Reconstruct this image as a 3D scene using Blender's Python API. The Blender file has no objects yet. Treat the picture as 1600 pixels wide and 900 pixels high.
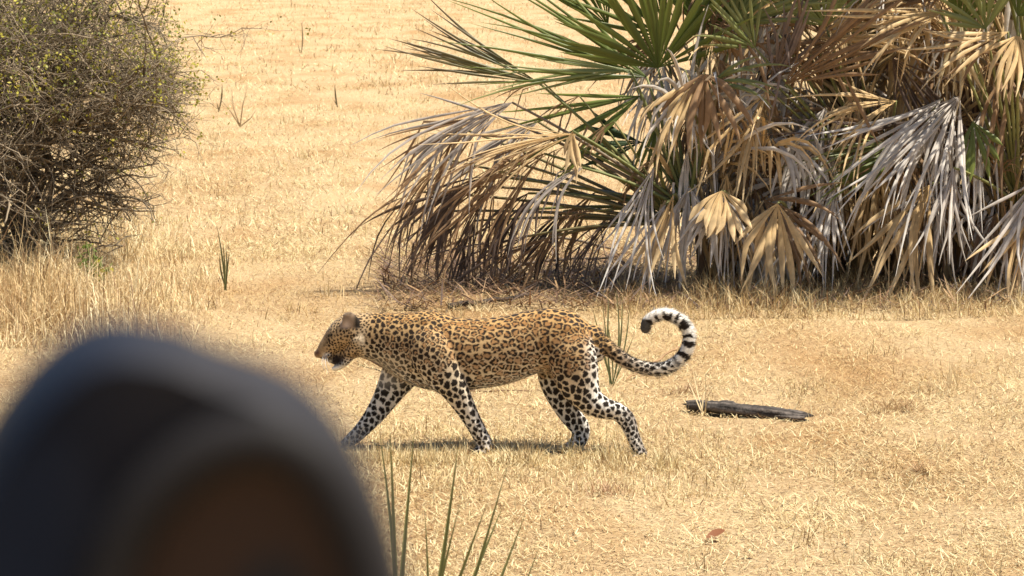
import bpy, math, random
import numpy as np
from mathutils import Vector, kdtree

random.seed(7)
RNG = np.random.default_rng(11)
S = bpy.context.scene
C = S.collection
PI = math.pi
R = math.radians

# ------------------------------------------------------------------ camera
FPX = 4870.0                      # focal length in photo pixels (1600 wide)
CAM_H = 2.4
PITCH = math.atan2(575.0, FPX)
cam_d = bpy.data.cameras.new('camera')
cam_d.sensor_width = 36.0
cam_d.lens = 36.0 * FPX / 1600.0
cam_d.clip_start = 0.05
cam_d.clip_end = 2000.0
cam_d.dof.use_dof = True
cam_d.dof.focus_distance = 14.6
cam_d.dof.aperture_fstop = 13.0
cam = bpy.data.objects.new('camera', cam_d)
cam.location = (0, 0, CAM_H)
cam.rotation_euler = (PI / 2 - PITCH, 0, 0)
C.objects.link(cam)
S.camera = cam

# ------------------------------------------------------------------ sky and sun
SUN_EL, SUN_AZ = R(63), R(-10)    # azimuth from +x (right of frame); negative is the camera's side
sun_dir = Vector((math.cos(SUN_EL) * math.cos(SUN_AZ), math.cos(SUN_EL) * math.sin(SUN_AZ), math.sin(SUN_EL)))
W = bpy.data.worlds.new('World'); S.world = W; W.use_nodes = True
wn = W.node_tree.nodes; wl = W.node_tree.links
sky = wn.new('ShaderNodeTexSky'); sky.sky_type = 'NISHITA'; sky.sun_disc = False
sky.sun_elevation = SUN_EL
sky.sun_rotation = math.atan2(sun_dir.x, sun_dir.y)
wl.new(sky.outputs[0], wn['Background'].inputs[0])
wn['Background'].inputs[1].default_value = 0.065
sl = bpy.data.lights.new('sun', 'SUN'); sl.energy = 5.0; sl.angle = R(0.53); sl.color = (1.0, 0.935, 0.82)
so = bpy.data.objects.new('sun', sl); C.objects.link(so)
so.rotation_euler = sun_dir.to_track_quat('Z', 'Y').to_euler()
so.location = sun_dir * 50
S.view_settings.view_transform = 'Standard'
S.view_settings.look = 'None'
S.view_settings.exposure = 0.90
S.view_settings.gamma = 1.0
S.render.engine = 'CYCLES'
S.cycles.max_bounces = 6
S.cycles.transparent_max_bounces = 4

# ------------------------------------------------------------------ picking points of the place
_F = np.array((0, math.cos(PITCH), -math.sin(PITCH)))
_U = np.array((0, math.sin(PITCH), math.cos(PITCH)))
_R = np.array((1.0, 0, 0))
CAMP = np.array((0, 0, CAM_H))

def ray(px, py):
    return _F + _R * ((px - 800.0) / FPX) + _U * (-(py - 450.0) / FPX)

def P(px, py, d):                 # the point seen at a pixel, at distance d in front of the camera
    v = ray(px, py)
    return CAMP + v * (d / v[1])

def G(px, py):                    # the ground point seen at a pixel
    v = ray(px, py)
    return CAMP + v * (-CAM_H / v[2])

# ------------------------------------------------------------------ helpers
def tag(o, label=None, cat=None, group=None, kind=None):
    if label: o['label'] = label
    if cat: o['category'] = cat
    if group: o['group'] = group
    if kind: o['kind'] = kind
    return o

def empty(name, loc):
    o = bpy.data.objects.new(name, None)
    o.location = tuple(loc); o.empty_display_size = 0.1
    C.objects.link(o)
    return o

def mesh_np(name, V, T, col=None, smooth=False):
    V = np.asarray(V, np.float32); T = np.asarray(T, np.int32)
    me = bpy.data.meshes.new(name)
    n, m = len(V), len(T)
    me.vertices.add(n); me.vertices.foreach_set('co', V.ravel())
    k = T.shape[1]
    me.loops.add(m * k); me.loops.foreach_set('vertex_index', T.ravel())
    me.polygons.add(m)
    me.polygons.foreach_set('loop_start', np.arange(0, m * k, k, dtype=np.int32))
    me.polygons.foreach_set('loop_total', np.full(m, k, dtype=np.int32))
    if smooth:
        me.polygons.foreach_set('use_smooth', np.ones(m, bool))
    me.update(calc_edges=True)
    if col is not None:
        a = me.attributes.new('Col', 'FLOAT_COLOR', 'POINT')
        c4 = np.ones((n, 4), np.float32); c4[:, :3] = col
        a.data.foreach_set('color', c4.ravel())
    return me

def link(name, me, mat, parent=None):
    o = bpy.data.objects.new(name, me)
    C.objects.link(o)
    if mat is not None and not me.materials: me.materials.append(mat)
    if parent is not None:
        o.parent = parent
        if parent.type == 'EMPTY' or True:
            base = Vector((0, 0, 0)); p = parent
            while p is not None:
                base += p.location; p = p.parent
            o.location = -base        # meshes are written in world coordinates
    return o

class Bag:                         # collects triangles with vertex colours
    def __init__(s): s.V = []; s.T = []; s.K = []; s.n = 0
    def add(s, V, T, col):
        V = np.asarray(V, float); T = np.asarray(T, int)
        s.V.append(V); s.T.append(T + s.n)
        s.K.append(np.broadcast_to(np.asarray(col, float), (len(V), 3)))
        s.n += len(V)
    def mesh(s, name, smooth=False):
        return mesh_np(name, np.concatenate(s.V), np.concatenate(s.T), np.concatenate(s.K), smooth)
    def tube(s, pts, rad, col, sides=5):
        pts = np.asarray(pts, float); n = len(pts)
        rad = np.broadcast_to(np.asarray(rad, float), (n,))
        t = np.gradient(pts, axis=0); t /= np.linalg.norm(t, axis=1)[:, None] + 1e-9
        ref = np.array((0, 0, 1.0)) if abs(t[:, 2]).mean() < 0.85 else np.array((1.0, 0, 0))
        a = np.cross(t, ref); a /= np.linalg.norm(a, axis=1)[:, None] + 1e-9
        b = np.cross(t, a)
        th = np.arange(sides) * 2 * PI / sides
        V = (pts[:, None] + rad[:, None, None] * (np.cos(th)[None, :, None] * a[:, None] + np.sin(th)[None, :, None] * b[:, None])).reshape(-1, 3)
        T = []
        for i in range(n - 1):
            for j in range(sides):
                p, q = i * sides + j, i * sides + (j + 1) % sides
                T += [(p, q, q + sides), (p, q + sides, p + sides)]
        for j in range(1, sides - 1):
            T += [(0, j + 1, j), ((n - 1) * sides, (n - 1) * sides + j, (n - 1) * sides + j + 1)]
        col = np.asarray(col, float)
        if col.ndim == 2 and len(col) == n: col = np.repeat(col, sides, axis=0)
        s.add(V, T, col)

def vnoise(x, y, seed=0):          # smooth value noise, 0..1
    x = np.asarray(x, float); y = np.asarray(y, float)
    xi = np.floor(x).astype(np.int64); yi = np.floor(y).astype(np.int64)
    fx = x - xi; fy = y - yi
    fx = fx * fx * (3 - 2 * fx); fy = fy * fy * (3 - 2 * fy)
    def h(a, b):
        k = (a * 374761393 + b * 668265263 + seed * 974711) & 0xffffffff
        k = ((k ^ (k >> 13)) * 1274126177) & 0xffffffff
        return ((k ^ (k >> 16)) & 0xffff) / 65535.0
    return (h(xi, yi) * (1 - fx) + h(xi + 1, yi) * fx) * (1 - fy) + (h(xi, yi + 1) * (1 - fx) + h(xi + 1, yi + 1) * fx) * fy

def gz(x, y):                      # height of the ground
    x = np.asarray(x, float); y = np.asarray(y, float)
    near = 0.030 * (vnoise(x * 1.3, y * 0.9, 3) - 0.5) + 0.018 * (vnoise(x * 4.1, y * 3.7, 5) - 0.5)
    far = np.clip((y - 24) / 60.0, 0, 1)
    return near + far * 0.30 * (vnoise(x * 0.06, y * 0.05, 9) - 0.5) + far * 0.05 * (vnoise(x * 0.3, y * 0.22, 8) - 0.5)

# ------------------------------------------------------------------ materials
def mat_col(name, rough=0.6, trans=0.0, spec=0.3, bump=0.0, bscale=60.0, sheen=0.0, var=0.0):
    m = bpy.data.materials.new(name); m.use_nodes = True
    nt = m.node_tree; N = nt.nodes; L = nt.links
    b = N['Principled BSDF']; out = N['Material Output']
    a = N.new('ShaderNodeAttribute'); a.attribute_name = 'Col'
    colsock = a.outputs['Color']
    if var > 0:
        tc = N.new('ShaderNodeTexCoord')
        no = N.new('ShaderNodeTexNoise'); no.inputs['Scale'].default_value = bscale * 0.6; no.inputs['Detail'].default_value = 5
        L.new(tc.outputs['Object'], no.inputs['Vector'])
        mr = N.new('ShaderNodeMapRange'); mr.inputs[1].default_value = 0.25; mr.inputs[2].default_value = 0.75
        mr.inputs[3].default_value = 1 - var; mr.inputs[4].default_value = 1 + var
        L.new(no.outputs[0], mr.inputs[0])
        mx = N.new('ShaderNodeVectorMath'); mx.operation = 'SCALE'
        L.new(colsock, mx.inputs[0]); L.new(mr.outputs[0], mx.inputs['Scale'])
        colsock = mx.outputs[0]
    L.new(colsock, b.inputs['Base Color'])
    b.inputs['Roughness'].default_value = rough
    b.inputs['Specular IOR Level'].default_value = spec
    if sheen:
        b.inputs['Sheen Weight'].default_value = sheen
        b.inputs['Sheen Roughness'].default_value = 0.5
    if bump:
        tc = N.new('ShaderNodeTexCoord')
        no = N.new('ShaderNodeTexNoise'); no.inputs['Scale'].default_value = bscale; no.inputs['Detail'].default_value = 6
        L.new(tc.outputs['Object'], no.inputs['Vector'])
        bp = N.new('ShaderNodeBump'); bp.inputs['Strength'].default_value = bump; bp.inputs['Distance'].default_value = 0.02
        L.new(no.outputs[0], bp.inputs['Height']); L.new(bp.outputs[0], b.inputs['Normal'])
    if trans > 0:
        t = N.new('ShaderNodeBsdfTranslucent'); L.new(colsock, t.inputs['Color'])
        mx = N.new('ShaderNodeMixShader'); mx.inputs[0].default_value = trans
        L.new(b.outputs[0], mx.inputs[1]); L.new(t.outputs[0], mx.inputs[2]); L.new(mx.outputs[0], out.inputs['Surface'])
    return m

M_GRASS = mat_col('dry_straw', 0.55, 0.22, 0.25)
M_FROND = mat_col('palm_leaf', 0.42, 0.30, 0.4)
M_DEAD = mat_col('dead_palm_leaf', 0.6, 0.08, 0.25, var=0.22, bscale=40)
M_PET = mat_col('petiole', 0.5, 0.0, 0.3)
M_TWIG = mat_col('twig_bark', 0.85, 0.0, 0.15)
M_LEAF = mat_col('small_leaf', 0.5, 0.35, 0.3)
M_BARK = mat_col('charred_bark', 0.8, 0.0, 0.25, bump=0.8, bscale=35, var=0.35)
M_FUR = mat_col('leopard_fur', 0.7, 0.0, 0.12, sheen=0.08)
M_DARKGLOSS = mat_col('dark_gloss', 0.6, 0.0, 0.12)
M_EYE = mat_col('eye', 0.12, 0.0, 0.6)

def mat_ground():
    m = bpy.data.materials.new('dry_ground'); m.use_nodes = True
    nt = m.node_tree; N = nt.nodes; L = nt.links; b = N['Principled BSDF']
    tc = N.new('ShaderNodeTexCoord')
    def noise(scale, detail=6, rough=0.6, sx=1, sy=1):
        mp = N.new('ShaderNodeMapping'); mp.inputs['Scale'].default_value = (sx, sy, 1)
        no = N.new('ShaderNodeTexNoise'); no.inputs['Scale'].default_value = scale
        no.inputs['Detail'].default_value = detail; no.inputs['Roughness'].default_value = rough
        L.new(tc.outputs['Object'], mp.inputs[0]); L.new(mp.outputs[0], no.inputs['Vector'])
        return no.outputs[0]
    def ramp(sock, stops):
        r = N.new('ShaderNodeValToRGB'); e = r.color_ramp.elements
        while len(e) < len(stops): e.new(0.5)
        for el, (p, c) in zip(e, stops): el.position = p; el.color = (*c, 1)
        L.new(sock, r.inputs[0]); return r.outputs[0]
    fine = ramp(noise(55, 8, 0.75), [(0.34, (0.20, 0.125, 0.062)), (0.48, (0.47, 0.335, 0.185)), (0.68, (0.64, 0.49, 0.285))])
    big = ramp(noise(0.9, 6, 0.6, 1.0, 0.5), [(0.34, (0.80, 0.68, 0.56)), (0.55, (1.0, 1.0, 1.0)), (0.75, (1.08, 1.06, 1.0))])
    mx = N.new('ShaderNodeMix'); mx.data_type = 'RGBA'; mx.blend_type = 'MULTIPLY'; mx.inputs[0].default_value = 1.0
    L.new(fine, mx.inputs[6]); L.new(big, mx.inputs[7])
    L.new(mx.outputs[2], b.inputs['Base Color'])
    b.inputs['Roughness'].default_value = 0.95; b.inputs['Specular IOR Level'].default_value = 0.1
    bp = N.new('ShaderNodeBump'); bp.inputs['Strength'].default_value = 0.7; bp.inputs['Distance'].default_value = 0.03
    L.new(noise(40, 8, 0.8), bp.inputs['Height']); L.new(bp.outputs[0], b.inputs['Normal'])
    return m
M_GROUND = mat_ground()

# ------------------------------------------------------------------ ground
def build_ground():
    ys = np.concatenate([np.linspace(-30, 8, 12), np.linspace(8.2, 26, 150), np.linspace(26.4, 90, 120), np.linspace(95, 900, 40)])
    xs = np.concatenate([np.linspace(-600, -30, 24), np.linspace(-28, -6, 40), np.linspace(-5.8, 5.8, 110), np.linspace(6, 28, 40), np.linspace(30, 600, 24)])
    X, Y = np.meshgrid(xs, ys); Z = gz(X, Y)
    V = np.stack([X, Y, Z], -1).reshape(-1, 3)
    nx, ny = len(xs), len(ys)
    i, j = np.meshgrid(np.arange(ny - 1), np.arange(nx - 1), indexing='ij')
    a = (i * nx + j).ravel()
    Q = np.stack([a, a + 1, a + nx + 1, a + nx], -1)
    o = link('ground', mesh_np('ground', V, Q, None, True), M_GROUND)
    tag(o, 'sunlit ground under the dry straw', kind='structure')
build_ground()

# ------------------------------------------------------------------ grass
LD0 = 13.92
STRAW = np.array([(0.69, 0.56, 0.30), (0.60, 0.45, 0.225), (0.78, 0.67, 0.40), (0.42, 0.28, 0.135), (0.25, 0.155, 0.075), (0.66, 0.52, 0.285)])

def blades(x, y, L, w, az, lean, bend, col, z0=None):
    """curved three-triangle blades; lean is the angle from upright"""
    n = len(x)
    z = gz(x, y) - 0.004 if z0 is None else z0
    p0 = np.stack([x, y, z], -1)
    h = np.stack([np.cos(az), np.sin(az), np.zeros(n)], -1)
    up = np.array((0, 0, 1.0))
    def d(a): return h * np.sin(a)[:, None] + up * np.cos(a)[:, None]
    p1 = p0 + d(lean) * (L * 0.55)[:, None]
    p2 = p1 + d(np.minimum(lean + bend, 1.75)) * (L * 0.45)[:, None]
    sa = az + PI / 2 + RNG.normal(0, 0.5, n)
    s = np.stack([np.cos(sa), np.sin(sa), np.zeros(n)], -1) * (w * 0.5)[:, None]
    V = np.stack([p0 - s, p0 + s, p1 - s * 0.8, p1 + s * 0.8, p2], 1)
    V[:, :, 2] = np.maximum(V[:, :, 2], (z - 0.004)[:, None] + 0.002)
    V = V.reshape(-1, 3)
    b = np.arange(n)[:, None] * 5
    T = (b[:, :, None] + np.array([(0, 1, 3), (0, 3, 2), (2, 3, 4)])[None]).reshape(-1, 3)
    K = np.repeat(col, 5, axis=0)
    return V, T, K

def straw_colors(x, y, n, dark=None):
    idx = RNG.choice(len(STRAW), n, p=(0.24, 0.20, 0.17, 0.17, 0.10, 0.12))
    c = STRAW[idx] * RNG.uniform(0.8, 1.12, (n, 1))
    big = vnoise(x * 0.55 + 7, y * 0.35, 21) * 0.6 + vnoise(x * 1.7, y * 1.1, 22) * 0.4
    red = np.clip((0.50 - big) * 3.6, 0, 1)[:, None]
    c = c * (1 - red * np.array((0.18, 0.27, 0.36)))
    return c

def scatter(y0, y1, n, margin=1.18):
    """points over the strip of ground in view, y0..y1, widening with distance, denser near"""
    u = RNG.random(n); y = y0 * (y1 / y0) ** u
    half = y * (800.0 / FPX) * margin + 0.35
    return RNG.uniform(-1, 1, n) * half, y

def build_grass():
    parts = []
    # flat litter and stubble, from under the seedling to beyond the palms
    for (y0, y1, n, Lm, wm, flat) in ((9.2, 24, 290000, 0.042, 0.0040, 0.945), (22, 45, 150000, 0.055, 0.0070, 0.86), (44, 130, 80000, 0.085, 0.016, 0.8)):
        x, y = scatter(y0, y1, n)
        patch = vnoise(x * 0.8 + 3, y * 0.5, 31) * 0.5 + vnoise(x * 2.6, y * 1.6, 32) * 0.5
        keep = RNG.random(n) < np.clip(2.2 * patch - 0.25, 0.48 if y0 < 12 else 0.22, 1)
        x, y, patch = x[keep], y[keep], patch[keep]; n = len(x)
        L = Lm * RNG.lognormal(0, 0.40, n) * (0.55 + 0.9 * patch)
        w = wm * RNG.uniform(0.6, 1.3, n)
        lying = RNG.random(n) < flat
        lean = np.where(lying, RNG.uniform(1.0, 1.52, n), RNG.normal(0.7, 0.35, n).clip(0.02, 1.3))
        bend = RNG.normal(0.25, 0.55, n)
        z0 = gz(x, y) + np.where(lying, RNG.uniform(0, 0.022, n) * np.minimum(1, y / 20), 0)
        parts.append(blades(x, y, L, w, RNG.uniform(0, 2 * PI, n), lean, bend, straw_colors(x, y, n), z0))
    # taller tussocks scattered through
    nt = 330
    tx, ty = scatter(10.5, 110, nt)
    ok = ~((ty > 12.6) & (ty < 14.8) & (tx > -0.9) & (tx < 0.85) & (RNG.random(nt) < 0.8))
    tx, ty = tx[ok], ty[ok]; nt = len(tx)
    k = 26
    x = np.repeat(tx, k) + RNG.normal(0, 1, nt * k) * np.repeat(0.020 + 0.0022 * ty, k)
    y = np.repeat(ty, k) + RNG.normal(0, 1, nt * k) * np.repeat(0.022 + 0.003 * ty, k)
    n = nt * k
    sz = np.repeat(RNG.uniform(0.5, 1.25, nt), k)
    L = (0.070 + 0.0010 * y) * sz * RNG.lognormal(0, 0.35, n)
    tint = np.repeat(RNG.uniform(0.72, 1.08, nt), k)[:, None]
    parts.append(blades(x, y, L, (0.0026 + 0.00017 * y) * RNG.uniform(0.7, 1.2, n), RNG.uniform(0, 2 * PI, n),
                        RNG.normal(0.65, 0.35, n).clip(0.02, 1.4), RNG.normal(0.4, 0.4, n), straw_colors(x, y, n) * tint))
    # stubble round the animal's feet
    n = 11000
    x = RNG.uniform(-1.1, 1.0, n); y = RNG.uniform(12.9, 14.6, n)
    L = RNG.lognormal(0, 0.35, n) * 0.036
    parts.append(blades(x, y, L, RNG.uniform(0.0022, 0.0045, n), RNG.uniform(0, 2 * PI, n), np.abs(RNG.normal(0.5, 0.35, n)).clip(0, 1.4), RNG.normal(0.4, 0.45, n), straw_colors(x, y, n)))
    n = 6500
    x = RNG.uniform(-0.95, 0.75, n); y = RNG.uniform(13.50, 13.93, n)
    paws = np.array([P(a, 700, LD0)[0] for a in (752, 868, 998)])
    ok = (np.abs(x[:, None] - paws[None]) > 0.055).all(1); x, y = x[ok], y[ok]; n = len(x)
    parts.append(blades(x, y, RNG.lognormal(0, 0.3, n) * 0.072 * (0.4 + vnoise(x * 9, y * 5, 77)), RNG.uniform(0.0022, 0.0045, n), RNG.uniform(0, 2 * PI, n), np.abs(RNG.normal(0.5, 0.3, n)).clip(0, 1.4), RNG.normal(0.4, 0.45, n), straw_colors(x, y, n)))
    V, T, K, off = [], [], [], 0
    for v, t, kk in parts:
        V.append(v); T.append(t + off); K.append(kk); off += len(v)
    o = link('dry_grass', mesh_np('dry_grass', np.concatenate(V), np.concatenate(T), np.concatenate(K)), M_GRASS)
    tag(o, 'short pale dry grass and straw covering the open ground', 'grass', kind='stuff')

    # long straw standing under and around the thorn shrub
    n = 19000
    u = RNG.random(n)
    px = -120 + 520 * RNG.beta(1.1, 1.8, n); py = 350 + 195 * RNG.random(n) ** 0.85
    keep = (py < 560 - 0.18 * px + 30 * RNG.normal(0, 1, n))
    px, py = px[keep], py[keep]
    g = np.array([G(a, b) for a, b in zip(px, py)])
    x, y = g[:, 0], g[:, 1]; n = len(x)
    clump = vnoise(x * 3.0, y * 1.6, 41)
    fade = np.clip((400 - px) / 260.0, 0.15, 1)
    L = (0.08 + 0.34 * clump) * fade * RNG.lognormal(0, 0.30, n)
    V, T, K = blades(x, y, L, RNG.uniform(0.003, 0.007, n), RNG.uniform(0, 2 * PI, n), RNG.normal(0.55, 0.42, n).clip(0, 1.45),
                     RNG.normal(0.7, 0.6, n), straw_colors(x, y, n) * RNG.uniform(0.95, 1.2, (n, 1)) * np.array((1.06, 1.10, 1.20)))
    o = link('tall_dry_grass', mesh_np('tall_dry_grass', V, T, K), M_GRASS)
    tag(o, 'taller tangled straw around the foot of the thorn shrub', 'grass', kind='stuff')

    # fringe of straw along the foot of the palms
    n = 9000
    px = RNG.uniform(930, 1660, n); py = 462 + 22 * RNG.normal(0, 1, n).clip(-1.2, 1.6)
    g = np.array([G(a, b) for a, b in zip(px, py)])
    x, y = g[:, 0], g[:, 1]
    L = RNG.uniform(0.04, 0.20, n) * (0.5 + vnoise(x * 4, y, 43))
    V, T, K = blades(x, y, L, RNG.uniform(0.003, 0.006, n), RNG.uniform(0, 2 * PI, n), RNG.normal(0.6, 0.35, n).clip(0, 1.45),
                     RNG.normal(0.4, 0.4, n), straw_colors(x, y, n) * 0.92)
    o = link('palm_foot_grass', mesh_np('palm_foot_grass', V, T, K), M_GRASS)
    tag(o, 'fringe of tangled straw along the foot of the palms', 'grass', kind='stuff')

    # brown shreds of dead leaf lying in the palms' shade
    n = 5200
    px = np.where(RNG.random(n) < 0.55, RNG.uniform(590, 1000, n), RNG.uniform(1000, 1640, n))
    py = 440 + 28 * RNG.normal(0, 1, n).clip(-2, 1.6)
    g = np.array([G(a, b) for a, b in zip(px, py)])
    x, y = g[:, 0], g[:, 1]
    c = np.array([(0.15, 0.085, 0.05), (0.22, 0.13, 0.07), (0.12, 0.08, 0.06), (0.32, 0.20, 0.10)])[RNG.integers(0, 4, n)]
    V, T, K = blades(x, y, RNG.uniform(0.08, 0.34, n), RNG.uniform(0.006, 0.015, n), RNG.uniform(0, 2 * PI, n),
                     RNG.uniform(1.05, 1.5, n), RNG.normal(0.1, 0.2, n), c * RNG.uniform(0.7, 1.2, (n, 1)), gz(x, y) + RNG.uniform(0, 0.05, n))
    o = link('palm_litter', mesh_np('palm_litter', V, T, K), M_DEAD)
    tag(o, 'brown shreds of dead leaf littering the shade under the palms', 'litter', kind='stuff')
build_grass()

# ------------------------------------------------------------------ leopard
LD = 13.98                         # distance of the animal's middle plane
PXM = LD / FPX                     # metres per photo pixel there

def loft(Vs, Ts, secs, sides=20, sup=2.2):
    """secs: (px, py, dy, half height across the path, half width in depth); closed body around that path"""
    n0 = sum(len(v) for v in Vs)
    c = np.array([(s[0], s[1]) for s in secs], float)
    t = np.gradient(c, axis=0); t /= np.linalg.norm(t, axis=1)[:, None] + 1e-9
    nrm = np.stack([-t[:, 1], t[:, 0]], -1)
    th = np.arange(sides) * 2 * PI / sides
    ct = np.sign(np.cos(th)) * np.abs(np.cos(th)) ** (2 / sup); st = np.sign(np.sin(th)) * np.abs(np.sin(th)) ** (2 / sup)
    V = []
    def ring(cx, cy, dy, rh, rw, nr):
        for a, b in zip(ct, st):
            V.append(P(cx + nr[0] * rh * a, cy + nr[1] * rh * a, LD + dy + b * rw * PXM))
    secs2 = []
    def capped(i, sgn):
        s = secs[i]; e = []
        for q in (0.45, 0.8, 0.97):
            r = math.sqrt(max(0.02, 1 - q * q)); k = min(s[3], s[4])
            e.append((s[0] + sgn * t[i][0] * k * q, s[1] + sgn * t[i][1] * k * q, s[2], s[3] * r, s[4] * r, nrm[i]))
        return e
    secs2 += capped(0, -1)[::-1] + [(*s, nr) for s, nr in zip(secs, nrm)] + capped(len(secs) - 1, 1)
    for s in secs2: ring(*s)
    m = len(secs2); T = []
    for i in range(m - 1):
        for j in range(sides):
            p, q = i * sides + j, i * sides + (j + 1) % sides
            T += [(p, q, q + sides), (p, q + sides, p + sides)]
    for j in range(1, sides - 1):
        T += [(0, j + 1, j), ((m - 1) * sides, (m - 1) * sides + j, (m - 1) * sides + j + 1)]
    Vs.append(np.array(V)); Ts.append(np.array(T) + n0)

def curve(pts, n):                 # Catmull-Rom resample of control rows
    pts = np.asarray(pts, float); k = len(pts)
    u = np.linspace(0, k - 1, n); i = np.clip(u.astype(int), 0, k - 2); f = (u - i)[:, None]
    g = lambda j: pts[np.clip(j, 0, k - 1)]
    a, b, c, d = g(i - 1), g(i), g(i + 1), g(i + 2)
    return 0.5 * (2 * b + (c - a) * f + (2 * a - 5 * b + 4 * c - d) * f ** 2 + (3 * b - a - 3 * c + d) * f ** 3)

TAIL = [(905, 515, 0, 17, 17), (925, 527, 0, 14, 14), (945, 540, -.01, 12, 12), (967, 557, -.02, 11, 11), (988, 569, -.03, 10.5, 10.5), (1012, 576, -.03, 10.5, 10.5),
        (1036, 576, -.03, 10.5, 10.5), (1058, 565, -.03, 10, 10), (1073, 545, -.03, 10, 10), (1076, 521, -.03, 9.5, 9.5), (1064, 502, -.03, 9.5, 9.5),
        (1045, 492, -.03, 9.5, 9.5), (1025, 493, -.03, 9, 9), (1011, 503, -.03, 8.5, 8.5), (1008, 514, -.03, 7, 7)]

def leopard_shape():
    Vs, Ts = [], []
    tb = [(558, 490, 556, 27), (575, 488, 561, 29), (595, 488, 566, 32), (615, 487, 578, 37), (640, 485, 594, 43), (665, 483, 606, 47), (690, 492, 611, 50), (720, 497, 611, 53),
          (750, 497, 607, 53), (780, 495, 602, 51), (808, 490, 592, 48), (836, 484, 583, 44), (862, 481, 586, 44), (888, 486, 592, 42), (910, 494, 585, 36), (926, 506, 568, 24)]
    loft(Vs, Ts, curve([(x, (a + b) / 2, 0, (b - a) / 2, w) for x, a, b, w in tb], 40), 28, 2.15)
    # near shoulder blade and foreleg
    loft(Vs, Ts, curve([(664, 508, -.072, 18, 14), (667, 528, -.110, 28, 19), (674, 552, -.125, 34, 22), (690, 580, -.125, 31, 20), (708, 604, -.115, 23, 17), (722, 628, -.10, 18, 15),
                        (736, 653, -.085, 14.2, 13), (748, 675, -.07, 12.8, 12.5), (757, 693, -.06, 12.5, 12.5), (757, 703, -.06, 11.5, 13)], 26), 18, 2.0)
    loft(Vs, Ts, [(758, 704, -.06, 10, 13), (749, 707, -.06, 9.5, 14), (737, 710, -.06, 7, 12)], 14)
    # far shoulder and foreleg, paw lifted
    loft(Vs, Ts, curve([(640, 550, .08, 34, 18), (627, 580, .09, 31, 19), (612, 606, .085, 24, 17), (599, 628, .075, 19, 15), (586, 647, .065, 16, 13), (572, 664, .055, 13, 12),
                        (560, 677, .05, 11.5, 12), (549, 686, .05, 10, 12), (540, 691, .05, 7, 10)], 26), 18, 2.0)
    # near hind leg, pushing off
    loft(Vs, Ts, curve([(888, 520, -.075, 32, 18), (892, 548, -.10, 38, 22), (898, 576, -.105, 37, 22), (905, 600, -.10, 33, 20), (920, 624, -.09, 24, 17), (942, 637, -.085, 17.5, 14),
                        (964, 643, -.08, 14.5, 11), (979, 656, -.075, 14, 10.5), (987, 676, -.075, 11, 9.5), (995, 695, -.075, 10, 10), (1001, 708, -.075, 9, 12)], 30), 18, 2.0)
    loft(Vs, Ts, [(1002, 708, -.075, 9.5, 13), (997, 713, -.075, 8.5, 13), (988, 717, -.075, 6, 11)], 14)
    # far hind leg
    loft(Vs, Ts, curve([(876, 545, .07, 36, 20), (868, 580, .085, 30, 20), (870, 606, .08, 23, 18), (880, 628, .075, 20, 16), (893, 650, .07, 17.5, 13), (906, 668, .065, 15.5, 10),
                        (907, 682, .06, 13.5, 9.5), (899, 695, .055, 12, 11), (886, 705, .05, 11.5, 13), (869, 710, .045, 10.5, 14), (853, 713, .045, 7.5, 12)], 28), 18, 2.0)
    loft(Vs, Ts, curve([(*t[:3], t[3] + 0.2, t[4] + 0.2) for t in TAIL], 60), 14, 2.0)
    # head: skull, muzzle, cheek ruff, jaw, mouth floor
    loft(Vs, Ts, curve([(566, 517, 0, 27, 25), (553, 517, 0, 27, 27), (540, 520, 0, 26, 27), (528, 528, 0, 22, 25), (517, 538, 0, 17, 19), (508, 546, 0, 13.5, 15), (501, 551, 0, 9.5, 12), (497.5, 552.5, 0, 7, 9)], 24), 22, 2.1)
    loft(Vs, Ts, [(562, 540, 0, 18, 28), (553, 546, 0, 15, 25), (545, 553, 0, 11.5, 20), (537, 566, 0, 7.5, 15), (529, 573.5, 0, 5.4, 12), (522.5, 576, 0, 4.2, 9)], 16)
    loft(Vs, Ts, [(514, 556, 0, 7, 15), (508, 557.5, 0, 5.5, 13), (503, 557, 0, 4, 9)], 14)          # whisker pad
    loft(Vs, Ts, [(545, 548, 0, 10, 14), (536, 555, 0, 11, 11), (528, 560, 0, 9.5, 9), (520, 562, 0, 7, 7), (514, 561, 0, 5, 6)], 12)   # inside of the mouth
    loft(Vs, Ts, [(560, 532, -.06, 15, 9), (566, 542, -.055, 11, 9), (570, 548, -.05, 6, 6)], 12)    # cheek ruff
    loft(Vs, Ts, [(560, 532, .06, 15, 9), (566, 542, .055, 11, 9), (570, 548, .05, 6, 6)], 12)
    for s in (-1, 1):                                                                                # brow and ears
        loft(Vs, Ts, [(527, 514, s * .042, 5, 8), (520, 519, s * .040, 4.5, 7), (514, 526, s * .034, 3.5, 5)], 12)
        ox = 0 if s < 0 else -1
        loft(Vs, Ts, curve([(548 + ox, 517, s * .052, 13.5, 8), (548 + ox, 507, s * .063, 14.5, 6), (546 + ox, 499, s * .070, 12.5, 5), (543.5 + ox, 492, s * .074, 8.5, 4)], 10), 16, 2.2)
    return np.concatenate(Vs), np.concatenate(Ts)

def project(V):                    # world -> photo pixels
    q = V - CAMP
    z = q @ _F
    return 800 + FPX * (q[:, 0] / z), 450 - FPX * ((q @ _U) / z)

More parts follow.
